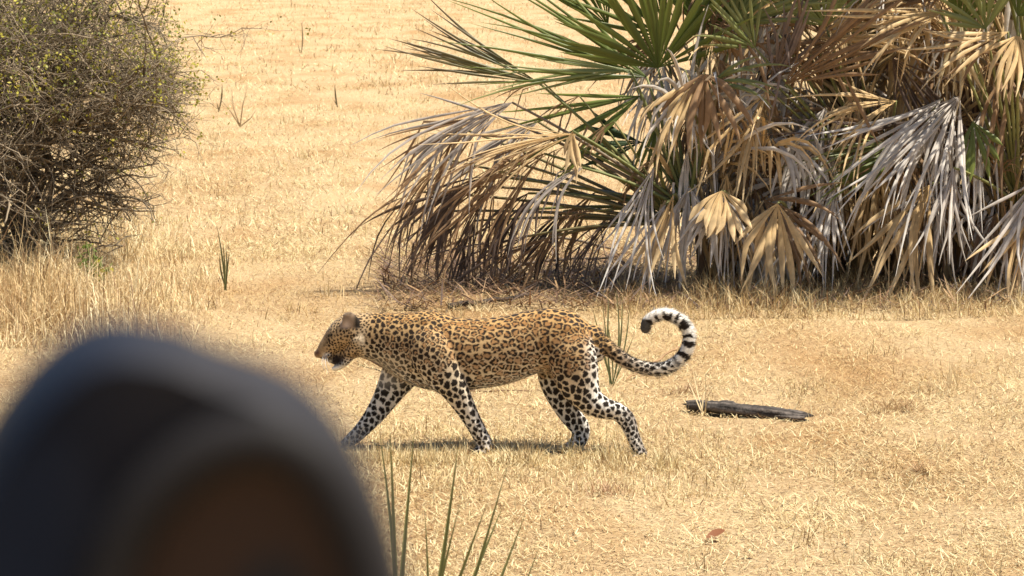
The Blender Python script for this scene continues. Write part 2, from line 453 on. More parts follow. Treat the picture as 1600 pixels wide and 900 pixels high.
def seg_dist(px, py, pts):         # distance in pixels to a polyline, and the position along it 0..1
    best = np.full(len(px), 1e9); par = np.zeros(len(px)); pts = np.asarray(pts, float)
    sl = np.linalg.norm(np.diff(pts, axis=0), axis=1); tot = sl.sum(); acc = 0
    for i in range(len(pts) - 1):
        a, b = pts[i], pts[i + 1]; ab = b - a
        t = np.clip(((px - a[0]) * ab[0] + (py - a[1]) * ab[1]) / (ab @ ab), 0, 1)
        d = np.hypot(px - a[0] - t * ab[0], py - a[1] - t * ab[1])
        m = d < best; best[m] = d[m]; par[m] = ((acc + t * sl[i]) / tot)[m]; acc += sl[i]
    return best, par

def sst(a, b, x):
    t = np.clip((x - a) / (b - a), 0, 1); return t * t * (3 - 2 * t)

def build_leopard():
    V, T = leopard_shape()
    tmp = bpy.data.objects.new('tmp', mesh_np('tmp', V, T)); C.objects.link(tmp)
    md = tmp.modifiers.new('r', 'REMESH'); md.mode = 'VOXEL'; md.voxel_size = 0.0041; md.use_smooth_shade = True
    ms = tmp.modifiers.new('s', 'SMOOTH'); ms.factor = 0.5; ms.iterations = 7
    dg = bpy.context.evaluated_depsgraph_get()
    me = bpy.data.meshes.new_from_object(tmp.evaluated_get(dg))
    old = tmp.data; bpy.data.objects.remove(tmp); bpy.data.meshes.remove(old)
    me.name = 'leopard_body'
    n = len(me.vertices)
    co = np.empty(n * 3, np.float32); me.vertices.foreach_get('co', co); co = co.reshape(-1, 3).astype(float)
    no = np.empty(n * 3, np.float32); me.vertices.foreach_get('normal', no); no = no.reshape(-1, 3).astype(float)
    px, py = project(co); dy = co[:, 1] - LD
    near = dy < 0.0

    # ---- regions
    leg_nf = [(690, 590), (708, 604), (722, 628), (736, 653), (748, 675), (757, 693), (752, 708)]
    leg_ff = [(620, 590), (612, 606), (599, 628), (586, 647), (572, 664), (549, 686), (538, 691)]
    leg_nh = [(900, 580), (905, 600), (920, 624), (942, 638), (963, 645), (978, 658), (987, 676), (995, 695), (1001, 714)]
    leg_fh = [(868, 590), (870, 606), (880, 628), (893, 650), (906, 668), (907, 682), (899, 695), (886, 704), (857, 711)]
    tail_pts = curve([t[:2] for t in TAIL], 60)
    dT, tT = seg_dist(px, py, tail_pts)
    is_tail = (dT < 14) & ((px > 936) | (dT < 9) & (px > 925)) & (py < 592) & ~((px < 940) & (py > 556))
    tails = np.where(is_tail, tT, 0)
    legpar = np.zeros(n)
    for pts, sel in ((leg_nf, dy < -0.02), (leg_ff, dy > 0.0), (leg_nh, dy < -0.02), (leg_fh, dy > 0.0)):
        d, t = seg_dist(px, py, pts)
        m = sel & (d < 32) & (t > 0.001)
        legpar[m] = np.maximum(legpar[m], t[m])
    head = sst(582, 562, px + 0.25 * (py - 530)) * sst(590, 585, py)
    # ---- ground coat
    tan = np.array((0.44, 0.262, 0.098)); tan2 = np.array((0.47, 0.315, 0.155)); cream = np.array((0.68, 0.57, 0.41)); white = np.array((0.82, 0.78, 0.71))
    top = np.interp(px, (490, 558, 640, 665, 700, 780, 838, 862, 890, 930, 960), (520, 490, 485, 483, 495, 495, 484, 481, 486, 507, 530))
    bot = np.interp(px, (490, 558, 600, 640, 690, 740, 780, 838, 870, 930), (570, 558, 566, 595, 611, 608, 602, 583, 640, 640))
    h = np.clip((py - top) / (bot - top), 0, 1)
    c = tan[None] * (1 - sst(0.05, 0.45, h))[:, None] + tan2[None] * sst(0.05, 0.45, h)[:, None]
    k = sst(0.42, 0.92, h)[:, None]; c = c * (1 - k) + cream * k
    k = (sst(0.80, 1.0, h) * (legpar < 0.05) * sst(-0.3, -0.75, no[:, 2]))[:, None]; c = c * (1 - 0.9 * k) + white * 0.9 * k
    k = sst(0.10, 0.70, legpar)[:, None]; c = c * (1 - k) + (cream * 0.25 + white * 0.75) * k
    k = (sst(905, 934, px) * sst(515, 545, py) * (1 - is_tail) * (py < 640))[:, None]; c = c * (1 - 0.8 * k) + white * 0.8 * k     # pale rear of the thigh
    k = (sst(640, 598, px) * sst(535, 565, py) * (1 - head) * (py > 540))[:, None]; c = c * (1 - k * 0.6) + (cream * 0.8) * k * 0.6       # throat and chest
    k = (is_tail * sst(0.10, 0.55, tT))[:, None]; c = c * (1 - k) + (white * 0.95) * k
    inner = ((dy > 0.02) & (legpar > 0) & (no[:, 1] < 0))[:, None]; c = np.where(inner, c * 0.35 + white * 0.62, c)
    # face
    f = head[:, None]
    facecol = np.array((0.46, 0.31, 0.16))
    muzz = sst(520, 505, px)
    fc = facecol * (1 - 0.15 * muzz[:, None])
    k = np.exp(-(((px - 567) / 13) ** 2 + ((py - 532) / 15) ** 2))[:, None]; fc = fc * (1 - 0.8 * k) + cream * 1.1 * 0.8 * k         # ruff
    k = (sst(556, 568, py))[:, None]; fc = fc * (1 - k) + white * k                                                   # chin, lips
    k = np.exp(-(((px - 510) / 6) ** 2 + ((py - 554) / 3.2) ** 2))[:, None]; fc = fc * (1 - 0.7 * k) + white * 0.7 * k
    c = c * (1 - f) + fc * f

    # ---- spots: seeds kept apart by a region's own spacing
    def spacing(i_px, i_py, i_leg, i_tail, i_head, i_h):
        s = np.full(len(i_px), 14.5)
        s = np.where((i_px > 695) & (i_px < 905), 16.5, s)
        s = np.where(i_px < 695, 11.5, s); s = np.where(i_px < 640, 10.8, s)
        s = np.where(i_h < 0.10, s * 0.82, s)
        s = np.where((i_h > 0.75) & (i_px > 700) & (i_px < 850), s * 0.92, s)
        s = np.where(i_px > 890, 12.5, s)
        s = np.where(i_leg > 0, 16.5 - 8.0 * i_leg, s)
        s = np.where(i_tail > 0, 11.5, s)
        s = np.where(i_head > 0.5, 6.0, s)
        return s * PXM * 0.80
    sp = spacing(px, py, legpar, tails * (tails < .5), head, h) * (0.78 + 0.5 * RNG.random(n) ** 1.3)
    cand = RNG.permutation(n)
    pos = np.empty((6000, 3)); rr = np.empty(6000); ids = []; m = 0
    for i in cand:
        if is_tail[i] and tT[i] > 0.52: continue
        if m:
            d2 = ((pos[:m] - co[i]) ** 2).sum(1)
            lim = np.minimum(rr[:m], sp[i])
            if (d2 < lim * lim).any(): continue
        pos[m] = co[i]; rr[m] = sp[i]; ids.append(i); m += 1
        if m >= 6000: break
    ids = np.array(ids); pos = pos[:m]
    kd = kdtree.KDTree(m)
    for q in range(m): kd.insert(pos[q], q)
    kd.balance()
    near_id = np.empty(n, int); second = np.empty(n, int)
    for i in range(n):
        r2 = kd.find_n(co[i], 2); near_id[i] = r2[0][1]; second[i] = r2[1][1]
    e1 = ((co - pos[near_id]) ** 2).sum(1); e2 = ((co - pos[second]) ** 2).sum(1)
    border = (e2 - e1) / (2 * np.sqrt(((pos[near_id] - pos[second]) ** 2).sum(1)) + 1e-9) / sp[near_id * 0 + ids[near_id]]
    # local frame of each spot
    ax = np.tile(np.array((1.0, 0, -0.12)), (m, 1))
    lp = legpar[ids] > 0
    ax[lp] = np.array((0.45, 0, -1.0))
    ax[is_tail[ids]] = np.array((0.8, 0, -0.4))
    frontish = (pos[:, 0] < P(720, 540, LD)[0]) & ~lp
    ax[frontish] = np.array((0.35, 0, -1.0))
    nn = no[ids]; ax -= (ax * nn).sum(1)[:, None] * nn; ax /= np.linalg.norm(ax, axis=1)[:, None] + 1e-9
    bx = np.cross(nn, ax)
    rel = co - pos[near_id]
    u = (rel * ax[near_id]).sum(1); v = (rel * bx[near_id]).sum(1)
    el = RNG.uniform(1.05, 1.45, m)[near_id]
    rho = np.hypot(u / np.sqrt(el), v * np.sqrt(el)); phi = np.arctan2(v, u)
    p1, p2, p3 = (RNG.uniform(0, 2 * PI, m)[near_id] for _ in range(3))
    a2, a3 = RNG.uniform(0.05, 0.30, m)[near_id], RNG.uniform(0.05, 0.28, m)[near_id]
    spx, spy, sph = px[ids], py[ids], h[ids]
    ros_p = ((spx > 690) & (spx < 925) & (sph > 0.06) & (legpar[ids] < 0.02)).astype(float)
    ros_p = np.where((spx > 600) & (spx <= 690) & (legpar[ids] < 0.02), 0.38, ros_p)
    ros_p = np.where((spx > 890) & (ros_p > 0), 0.6, ros_p)
    is_ros = (RNG.random(m) < ros_p) & (head[ids] < 0.5)
    sz = sp[ids] * np.where(is_ros, 0.70, 0.58) * RNG.uniform(0.72, 1.15, m)
    sz = np.where(head[ids] > 0.5, sz * 0.8, sz)
    shape = 1 + a2 * np.sin(2 * phi + p1) + a3 * np.sin(3 * phi + p2)
    q = rho / (sz[near_id] * shape)
    aa = 0.10
    solid = sst(1 + aa, 1 - aa, q)
    gap = sst(-1.02, -0.70, np.cos(RNG.integers(2, 5, m)[near_id] * phi + p3) + 0.25 * np.sin(phi + p1))
    wob = 0.03 * np.sin(5 * phi + p2)
    edge = sst(0.040, 0.105, border + wob)
    ring = sst(1.22, 1.08, q) * edge * sst(0.30, 0.44, q) * gap
    solid = solid * sst(0.035, 0.10, border + wob)
    R_ = is_ros[near_id]
    fill = np.where(R_, sst(0.72, 0.60, q), 0)[:, None]
    c = c * (1 - 0.75 * fill) + c * np.array((0.62, 0.46, 0.34)) * 0.75 * fill
    ink = np.where(R_, ring, solid)
    # tail bands over the outer half
    band = sst(-0.30, 0.10, np.sin(tT * 2 * PI * 19 + 0.9 * np.sin(tT * 47) + 0.7 * np.sin(dy * 190 + tT * 60))) * sst(0.50, 0.56, tT) * is_tail
    # the bands lie on the inner curve side of the coil; the outer side stays white
    cx, cy = 1040, 535
    innerside = sst(9.8, 5.5, 2.2 * np.sin(tT * 83) + 1.8 * np.sin(tT * 131 + dy * 160) + np.hypot(px - cx, py - cy) - np.interp(tT, (0.5, 0.62, 0.8, 1.0), (38, 36, 40, 36)))
    ink = np.maximum(ink * np.where(is_tail & (tT > 0.52), 0, 1), band * innerside)
    ink = np.where(is_tail & (tT > 0.965), 0.9, ink)
    # soles and heel of the hind legs
    heel = ((px > 965) & (dy < -0.03) & (py > 640))
    dh, th_ = seg_dist(px, py, [(983, 645), (996, 665), (1003, 690), (1008, 710)])
    hk = (heel * sst(8, 3, dh))[:, None]
    c = c * (1 - 0.75 * hk) + np.array((0.16, 0.12, 0.09)) * 0.75 * hk
    # faint chest bars: weaker ink on throat and the inside of the far leg's top
    soft = (sst(650, 600, px) * sst(548, 570, py) * sst(615, 595, py) * (1 - head))
    ink = ink * (1 - 0.25 * soft)
    mouth = np.exp(-((px - 527.0 + 0.3 * (py - 563)) / 11.0) ** 4 - ((py - 563.0) / 9.0) ** 4)
    ink = ink * np.where(head > .5, (1 - 0.8 * sst(514, 504, px)) * (1 - sst(568, 573, py)) * (1 - 0.7 * np.exp(-(((px - 567) / 9) ** 2 + ((py - 531) / 10) ** 2))), 1)
    inkcol = np.array((0.020, 0.014, 0.010))
    inkcol_v = np.where(((h > 0) & (legpar < .02) & ~is_tail)[:, None], np.array((0.022, 0.013, 0.008)), inkcol)
    c = c * (1 - ink[:, None]) + inkcol_v * ink[:, None]
    lips = (mouth * (py < 573.5) * (head > .5) * (np.abs(dy) < 0.062))[:, None]
    c = c * (1 - lips) + np.array((0.014, 0.008, 0.008)) * lips
    nose = np.exp(-(((px - 496) / 4.5) ** 2 + ((py - 551.5) / 5.0) ** 2))[:, None]
    c = c * (1 - 0.9 * nose) + np.array((0.10, 0.045, 0.035)) * 0.9 * nose
    lipline = np.exp(-((py - (559.5 + 0.10 * (px - 505))) / 1.3) ** 2) * (px > 500) * (px < 517)
    c = c * (1 - 0.75 * lipline[:, None])
    # eye rim and tear line
    eye = np.exp(-(((px - 516) * 0.9 + (py - 524) * 0.3) / 4.2) ** 2 - (((py - 524) - 0.3 * (px - 516)) / 3.2) ** 2) * (np.abs(dy) > 0.018) * (head > .5)
    c = c * (1 - 0.93 * eye[:, None])
    tear = np.exp(-((px - (514 - (py - 524) * 0.45)) / 1.6) ** 2) * (py > 523) * (py < 541)
    c = c * (1 - 0.5 * tear[:, None] * (head > .5)[:, None])
    # ears: grey-brown shell, pale hollow, black back
    for s in (-1, 1):
        ox = 0 if s < 0 else -1
        e = (np.abs(dy) > 0.050) * (np.sign(dy) == s) * (px > 531 + ox) * (px < 562 + ox) * (py < 515)
        e = e * sst(516, 510, py)
        shell = np.array((0.27, 0.19, 0.125))
        c = c * (1 - e[:, None]) + shell * e[:, None]
        hol = np.exp(-(((px - 541 - ox) / 6.5) ** 2 + ((py - 508) / 6.5) ** 2))[:, None] * e[:, None]
        c = c * (1 - 0.8 * hol) + np.array((0.62, 0.50, 0.43)) * 0.8 * hol
        blk = np.maximum(sst(550, 557, px - ox), 0.45 * sst(494, 488, py))[:, None] * e[:, None]
        c = c * (1 - 0.92 * blk)
    c = c * RNG.uniform(0.93, 1.07, (n, 1))
    c = np.clip(c, 0.004, 0.9)
    a = me.attributes.new('Col', 'FLOAT_COLOR', 'POINT')
    c4 = np.ones((n, 4), np.float32); c4[:, :3] = c; a.data.foreach_set('color', c4.ravel())

    root = empty('leopard', (P(800, 712, LD)[0], LD, 0))
    tag(root, 'spotted leopard walking left across the dry grass with its tail curled up', 'leopard')
    me.materials.clear()
    link('body', me, M_FUR, root)

    # short coat lying along the skin, coloured from the skin beneath
    nh = 62000
    i = RNG.choice(n, nh, p=None)
    i = i[~((head[i] > .5) & (np.abs(px[i] - 530) < 9) & (np.abs(py[i] - 563) < 9))]
    nh = len(i)
    flow = np.tile(np.array((1.0, 0, -0.35)), (nh, 1))
    flow[legpar[i] > 0.02] = np.array((0.25, 0, -1.0))
    flow[is_tail[i]] = np.array((0.5, 0, 0.1))
    nrm = no[i]
    flow -= (flow * nrm).sum(1)[:, None] * nrm; flow /= np.linalg.norm(flow, axis=1)[:, None] + 1e-6
    flow += RNG.normal(0, 0.28, (nh, 3))
    lift = np.where(is_tail[i] & (tT[i] > 0.4), 0.65, 0.30)[:, None]
    ln = np.where(is_tail[i], 0.020, np.where(head[i] > .5, 0.006, 0.0095)) * RNG.uniform(0.6, 1.25, nh)
    ln = np.where((no[i, 2] < -0.6) & (legpar[i] < .05), ln * 1.5, ln)
    d = flow + nrm * lift; d /= np.linalg.norm(d, axis=1)[:, None]
    sd = np.cross(d, nrm); sd /= np.linalg.norm(sd, axis=1)[:, None] + 1e-6
    w = 0.0013
    b0 = co[i] - nrm * 0.001
    HV = np.stack([b0 - sd * w, b0 + sd * w, b0 + d * ln[:, None]], 1).reshape(-1, 3)
    HT = np.arange(nh * 3).reshape(-1, 3)
    o = link('fur', mesh_np('fur', HV, HT, np.repeat(c[i], 3, axis=0)), M_FUR, root)
    o['kind'] = 'stuff'

    for s in (-1, 1):
        bg = Bag()
        ctr = P(516.5, 524, LD + s * 0.049)
        lat = []
        for a_ in range(7):
            for b_ in range(12):
                t1 = PI * a_ / 6; t2 = 2 * PI * b_ / 12
                lat.append(ctr + 0.0075 * np.array((math.sin(t1) * math.cos(t2), math.cos(t1) * s, math.sin(t1) * math.sin(t2))))
        TT = []
        for a_ in range(6):
            for b_ in range(12):
                p_, q_ = a_ * 12 + b_, a_ * 12 + (b_ + 1) % 12
                TT += [(p_, q_, q_ + 12), (p_, q_ + 12, p_ + 12)]
        bg.add(lat, TT, (0.07, 0.055, 0.02))
        link('eye', bg.mesh('eye', True), M_EYE, root)
        bw = Bag()
        for q_ in range(5):
            st = P(505 + 1.3 * q_, 555.5 + 0.5 * (q_ % 3) * 1.8, LD + s * 0.052)
            tip = P(506 + q_ * 3.4 + random.uniform(-3, 3), 578 + 2.8 * (q_ % 4), LD + s * (0.10 + 0.006 * q_))
            midp = (st + tip) / 2 + np.array((-0.006, s * 0.02, 0.006))
            bw.tube([st, midp, tip], [0.0006, 0.0005, 0.0003], (0.85, 0.83, 0.80), 3)
        link('whiskers', bw.mesh('whiskers'), M_FUR, root)
    return root
build_leopard()

# ------------------------------------------------------------------ palms
GREEN = ((0.105, 0.145, 0.026), (0.21, 0.245, 0.05))
OLIVE = ((0.15, 0.16, 0.04), (0.17, 0.115, 0.06))
GREY = ((0.48, 0.42, 0.36), (0.70, 0.65, 0.58))
TAN = ((0.58, 0.38, 0.16), (0.70, 0.52, 0.29))
BROWN = ((0.27, 0.155, 0.07), (0.33, 0.21, 0.115))
DARK = ((0.10, 0.065, 0.045), (0.15, 0.105, 0.08))  # dark dead leaf; on the inner skirts it also paints their shade
ASH = ((0.29, 0.24, 0.20), (0.46, 0.41, 0.36))
PALE = ((0.22, 0.26, 0.08), (0.33, 0.35, 0.14))

def unit(v):
    v = np.asarray(v, float); return v / (np.linalg.norm(v) + 1e-9)

def frond(parent, base, hub, d, nrm, L, span, nseg, droop, cols, merged=0.35, wf=1.0, jit=0.12, pet_col=(0.20, 0.20, 0.07), sag=0.06, pet_r=0.011, lenvar=0.10, steps=7):
    """fan leaf: petiole from base to hub, then pleated segments spreading from the hub"""
    base = np.asarray(base, float); hub = np.asarray(hub, float)
    d = unit(d); s = unit(np.cross(nrm, d)); nrm = np.cross(d, s)
    dead = cols not in (GREEN, OLIVE, PALE)
    if dead: jit = max(jit, 0.13); lenvar = max(lenvar, 0.15); wf *= 1.12; merged = max(merged, 0.45)
    bag = Bag(); c0, c1 = np.array(cols[0]), np.array(cols[1])
    span = R(span); dth = span / nseg
    tintL = random.uniform(0.85, 1.12)
    rag = min(1.0, droop * 1.6) if cols not in (GREEN, PALE, OLIVE) else 0.0
    for i in range(nseg):
        if dead and random.random() < 0.06 + 0.14 * rag: continue
        th = -span / 2 + (i + 0.5) * dth
        j = random.gauss(0, jit)
        dd = unit(d * math.cos(th + j * 0.35) + s * math.sin(th + j * 0.35) + nrm * random.gauss(0, jit * 0.5))
        Ls = L * (1 - 0.30 * (abs(th) / max(span / 2, 1e-3)) ** 2) * (1 + random.gauss(0, lenvar))
        wmax = min(0.042, 2 * merged * L * math.tan(min(dth, 0.5) / 2) * 1.06) * wf
        wmax = max(wmax, 0.007)
        dr = droop * random.uniform(0.55, 1.6) + (random.random() < 0.12) * rag * random.uniform(0.3, 1.2)
        kink = random.uniform(0.35, 0.8) if dead and random.random() < 0.12 + 0.22 * min(droop, 1.0) else 2
        curl = random.gauss(0, 0.06 if dead else 0.03)
        p = hub.copy(); V = []; K = []
        t_ = random.uniform(0.8, 1.15) * tintL
        twist = random.gauss(0, 0.25 + 0.5 * min(droop, 1))
        for k in range(steps + 1):
            f = k / steps
            if k:
                g = dr * (0.25 + 1.5 * f) * (1.0 / steps) * 2.0
                if f > kink: g += 2.2; kink = 2
                dd = unit(dd + np.array((0, 0, -1.0)) * g + s * (curl + random.gauss(0, 0.04 if dead else 0.015)) + nrm * random.gauss(0, 0.04 if dead else 0.01))
                p = p + dd * (Ls / steps)
            r = f * Ls
            if f < merged: w = max(0.004, wmax * f / merged)
            else: w = wmax * (1 - ((f - merged) / (1 - merged)) ** 1.5) + 0.0015
            side = unit(np.cross(nrm, dd)); 
            if np.linalg.norm(np.cross(nrm, dd)) < 0.15: side = s
            up = np.cross(dd, side)
            a = twist * max(0, f - merged)
            side2 = side * math.cos(a) + up * math.sin(a); up2 = np.cross(dd, side2)
            fold = 0.32 * w * (1 if f < 0.9 else 0.3)
            V += [p - side2 * w / 2 - up2 * fold * 0.5, p + up2 * fold * 0.5, p + side2 * w / 2 - up2 * fold * 0.5]
            cc = (c0 * (1 - f) + c1 * f) * t_
            K += [cc, cc * 0.92, cc]
        T = []
        for k in range(steps):
            b = k * 3
            T += [(b, b + 1, b + 4), (b, b + 4, b + 3), (b + 1, b + 2, b + 5), (b + 1, b + 5, b + 4)]
        bag.add(V, T, np.array(K))
    if dead:                       # torn shreds hanging from the fan
        for i in range(random.randint(1, 3)):
            p = hub + unit(d + s * random.uniform(-0.5, 0.5)) * L * random.uniform(0.05, 0.5) + np.array((0, 0, -0.05 * droop)); V = []; K = []
            Ls = L * random.uniform(0.25, 0.75); w = random.uniform(0.004, 0.010); dd = unit(d * 0.3 + np.array((random.gauss(0, .2), random.gauss(0, .2), -1)))
            cc = (c0 + c1) / 2 * random.uniform(0.7, 1.2)
            for k in range(6):
                sd_ = s * w * (1 - (k / 5.5) ** 2)
                V += [p - sd_, p + sd_ + nrm * 0.3 * w]; K += [cc, cc]
                dd = unit(dd + np.array((random.gauss(0, .12), random.gauss(0, .12), -0.08))); p = p + dd * Ls / 5
            bag.add(V, [t_ for k in range(5) for t_ in ((2 * k, 2 * k + 1, 2 * k + 3), (2 * k, 2 * k + 3, 2 * k + 2))], np.array(K))
    deadish = dead
    fo = link('frond', bag.mesh('frond'), M_DEAD if deadish else M_FROND, parent)
    pb = Bag()
    ts = np.linspace(0, 1, 7)[:, None]
    ctrl = (base + hub) / 2 + np.array((0, 0, sag))
    pts = (1 - ts) ** 2 * base + 2 * ts * (1 - ts) * ctrl + ts ** 2 * hub
    pb.tube(pts, np.linspace(pet_r * 1.35, pet_r * 0.7, 7), pet_col, 5)
    link('petiole', pb.mesh('petiole'), M_PET, fo)
    return fo

def idir(deg, tow=0.0):            # a direction seen at this angle in the photo, tow > 0 leaning towards the camera
    return unit(np.array((math.cos(R(deg)), -tow, math.sin(R(deg)))))

FACE = np.array((0.05, -1.0, 0.25))

def trunk(parent, px, py, d, hpx, r, col):
    b = Bag(); g = P(px, py, d); g[2] = gz(g[0], g[1]) - 0.05
    n = 9; k = 10
    hh = hpx * d / FPX; lean = random.uniform(-0.12, 0.12)
    V, K = [], []
    for i in range(n):
        f = i / (n - 1)
        for j in range(k):
            a = 2 * PI * j / k
            rr = r * (1.15 - 0.35 * f) * (1 + 0.18 * math.sin(7 * a + 3 * i) + random.uniform(-0.1, 0.1)) * (1.08 if i % 2 else 0.92)
            V.append(g + np.array((rr * math.cos(a) + lean * f * hh, rr * math.sin(a), f * hh)))
            K.append(np.array(col) * random.uniform(0.6, 1.25))
    T = []
    for i in range(n - 1):
        for j in range(k):
            p, q = i * k + j, i * k + (j + 1) % k
            T += [(p, q, q + k), (p, q + k, p + k)]
    for j in range(1, k - 1): T.append(((n - 1) * k, (n - 1) * k + j, (n - 1) * k + j + 1))
    b.add(V, T, np.array(K))
    link('trunk', b.mesh('trunk'), M_TWIG, parent)

def key(parent, D, bpx, bpy_, hpx, hpy, ang, Lpx, span, nseg, droop, cols, tow=0.15, dz=0.0, face=FACE, **kw):
    d2 = D + dz
    return frond(parent, P(bpx, bpy_, D), P(hpx, hpy, d2), idir(ang, tow), face, Lpx * d2 / FPX, span, nseg, droop, cols, **kw)

def skirt(parent, cx, cy, D, n, wx, y0, y1, palette, Lr=(120, 210), depth=(-0.25, 0.55), seed=0, droopr=(0.35, 1.0)):
    """dead fans hanging round a stem"""
    rnd = random.Random(seed)
    for i in range(n):
        hx = cx + rnd.uniform(-wx, wx); hy = rnd.uniform(y0, y1); dz = rnd.uniform(*depth)
        side = (hx - cx) / wx
        ang = 270 + side * 62 + rnd.uniform(-28, 28)
        if rnd.random() < 0.22: ang = rnd.uniform(20, 160)
        cols = palette[rnd.randrange(len(palette))]
        face = np.array((rnd.uniform(-0.7, 0.7), -1.0, rnd.uniform(-0.2, 0.8)))
        key(parent, D, cx + side * 18, min(cy, hy + rnd.uniform(40, 160)), hx, hy, ang, rnd.uniform(*Lr), rnd.uniform(28, 95), rnd.randint(11, 19), rnd.uniform(*droopr), cols,
            tow=rnd.uniform(-0.2, 0.6), dz=dz, face=face, pet_col=np.array((0.30, 0.21, 0.10)) * rnd.uniform(0.5, 1.2), jit=0.26, wf=rnd.uniform(0.7, 1.0), lenvar=0.22, steps=6)

def crown(parent, cx, D, n, seed):  # unseen fans above the view, added to shade the clump below
    rnd = random.Random(seed)
    for i in range(n):
        a = rnd.uniform(0, 2 * PI); r = rnd.uniform(0.25, 1.0)
        hub = np.array((P(cx, 0, D)[0] + r * math.cos(a), D + r * math.sin(a) * 0.9, rnd.uniform(2.35, 3.0)))
        base = np.array((P(cx, 0, D)[0], D + 0.2, 1.3))
        d = unit((math.cos(a), math.sin(a), rnd.uniform(-0.35, 0.5)))
        frond(parent, base, hub, d, np.array((-0.3 * math.cos(a), -0.3 * math.sin(a), 1.0)), rnd.uniform(0.65, 0.9), rnd.uniform(110, 190), rnd.randint(16, 24), rnd.uniform(0.03, 0.25),
              (GREEN, PALE, TAN, BROWN)[rnd.choice((0, 0, 0, 1, 2, 3))], pet_col=(0.17, 0.18, 0.06))

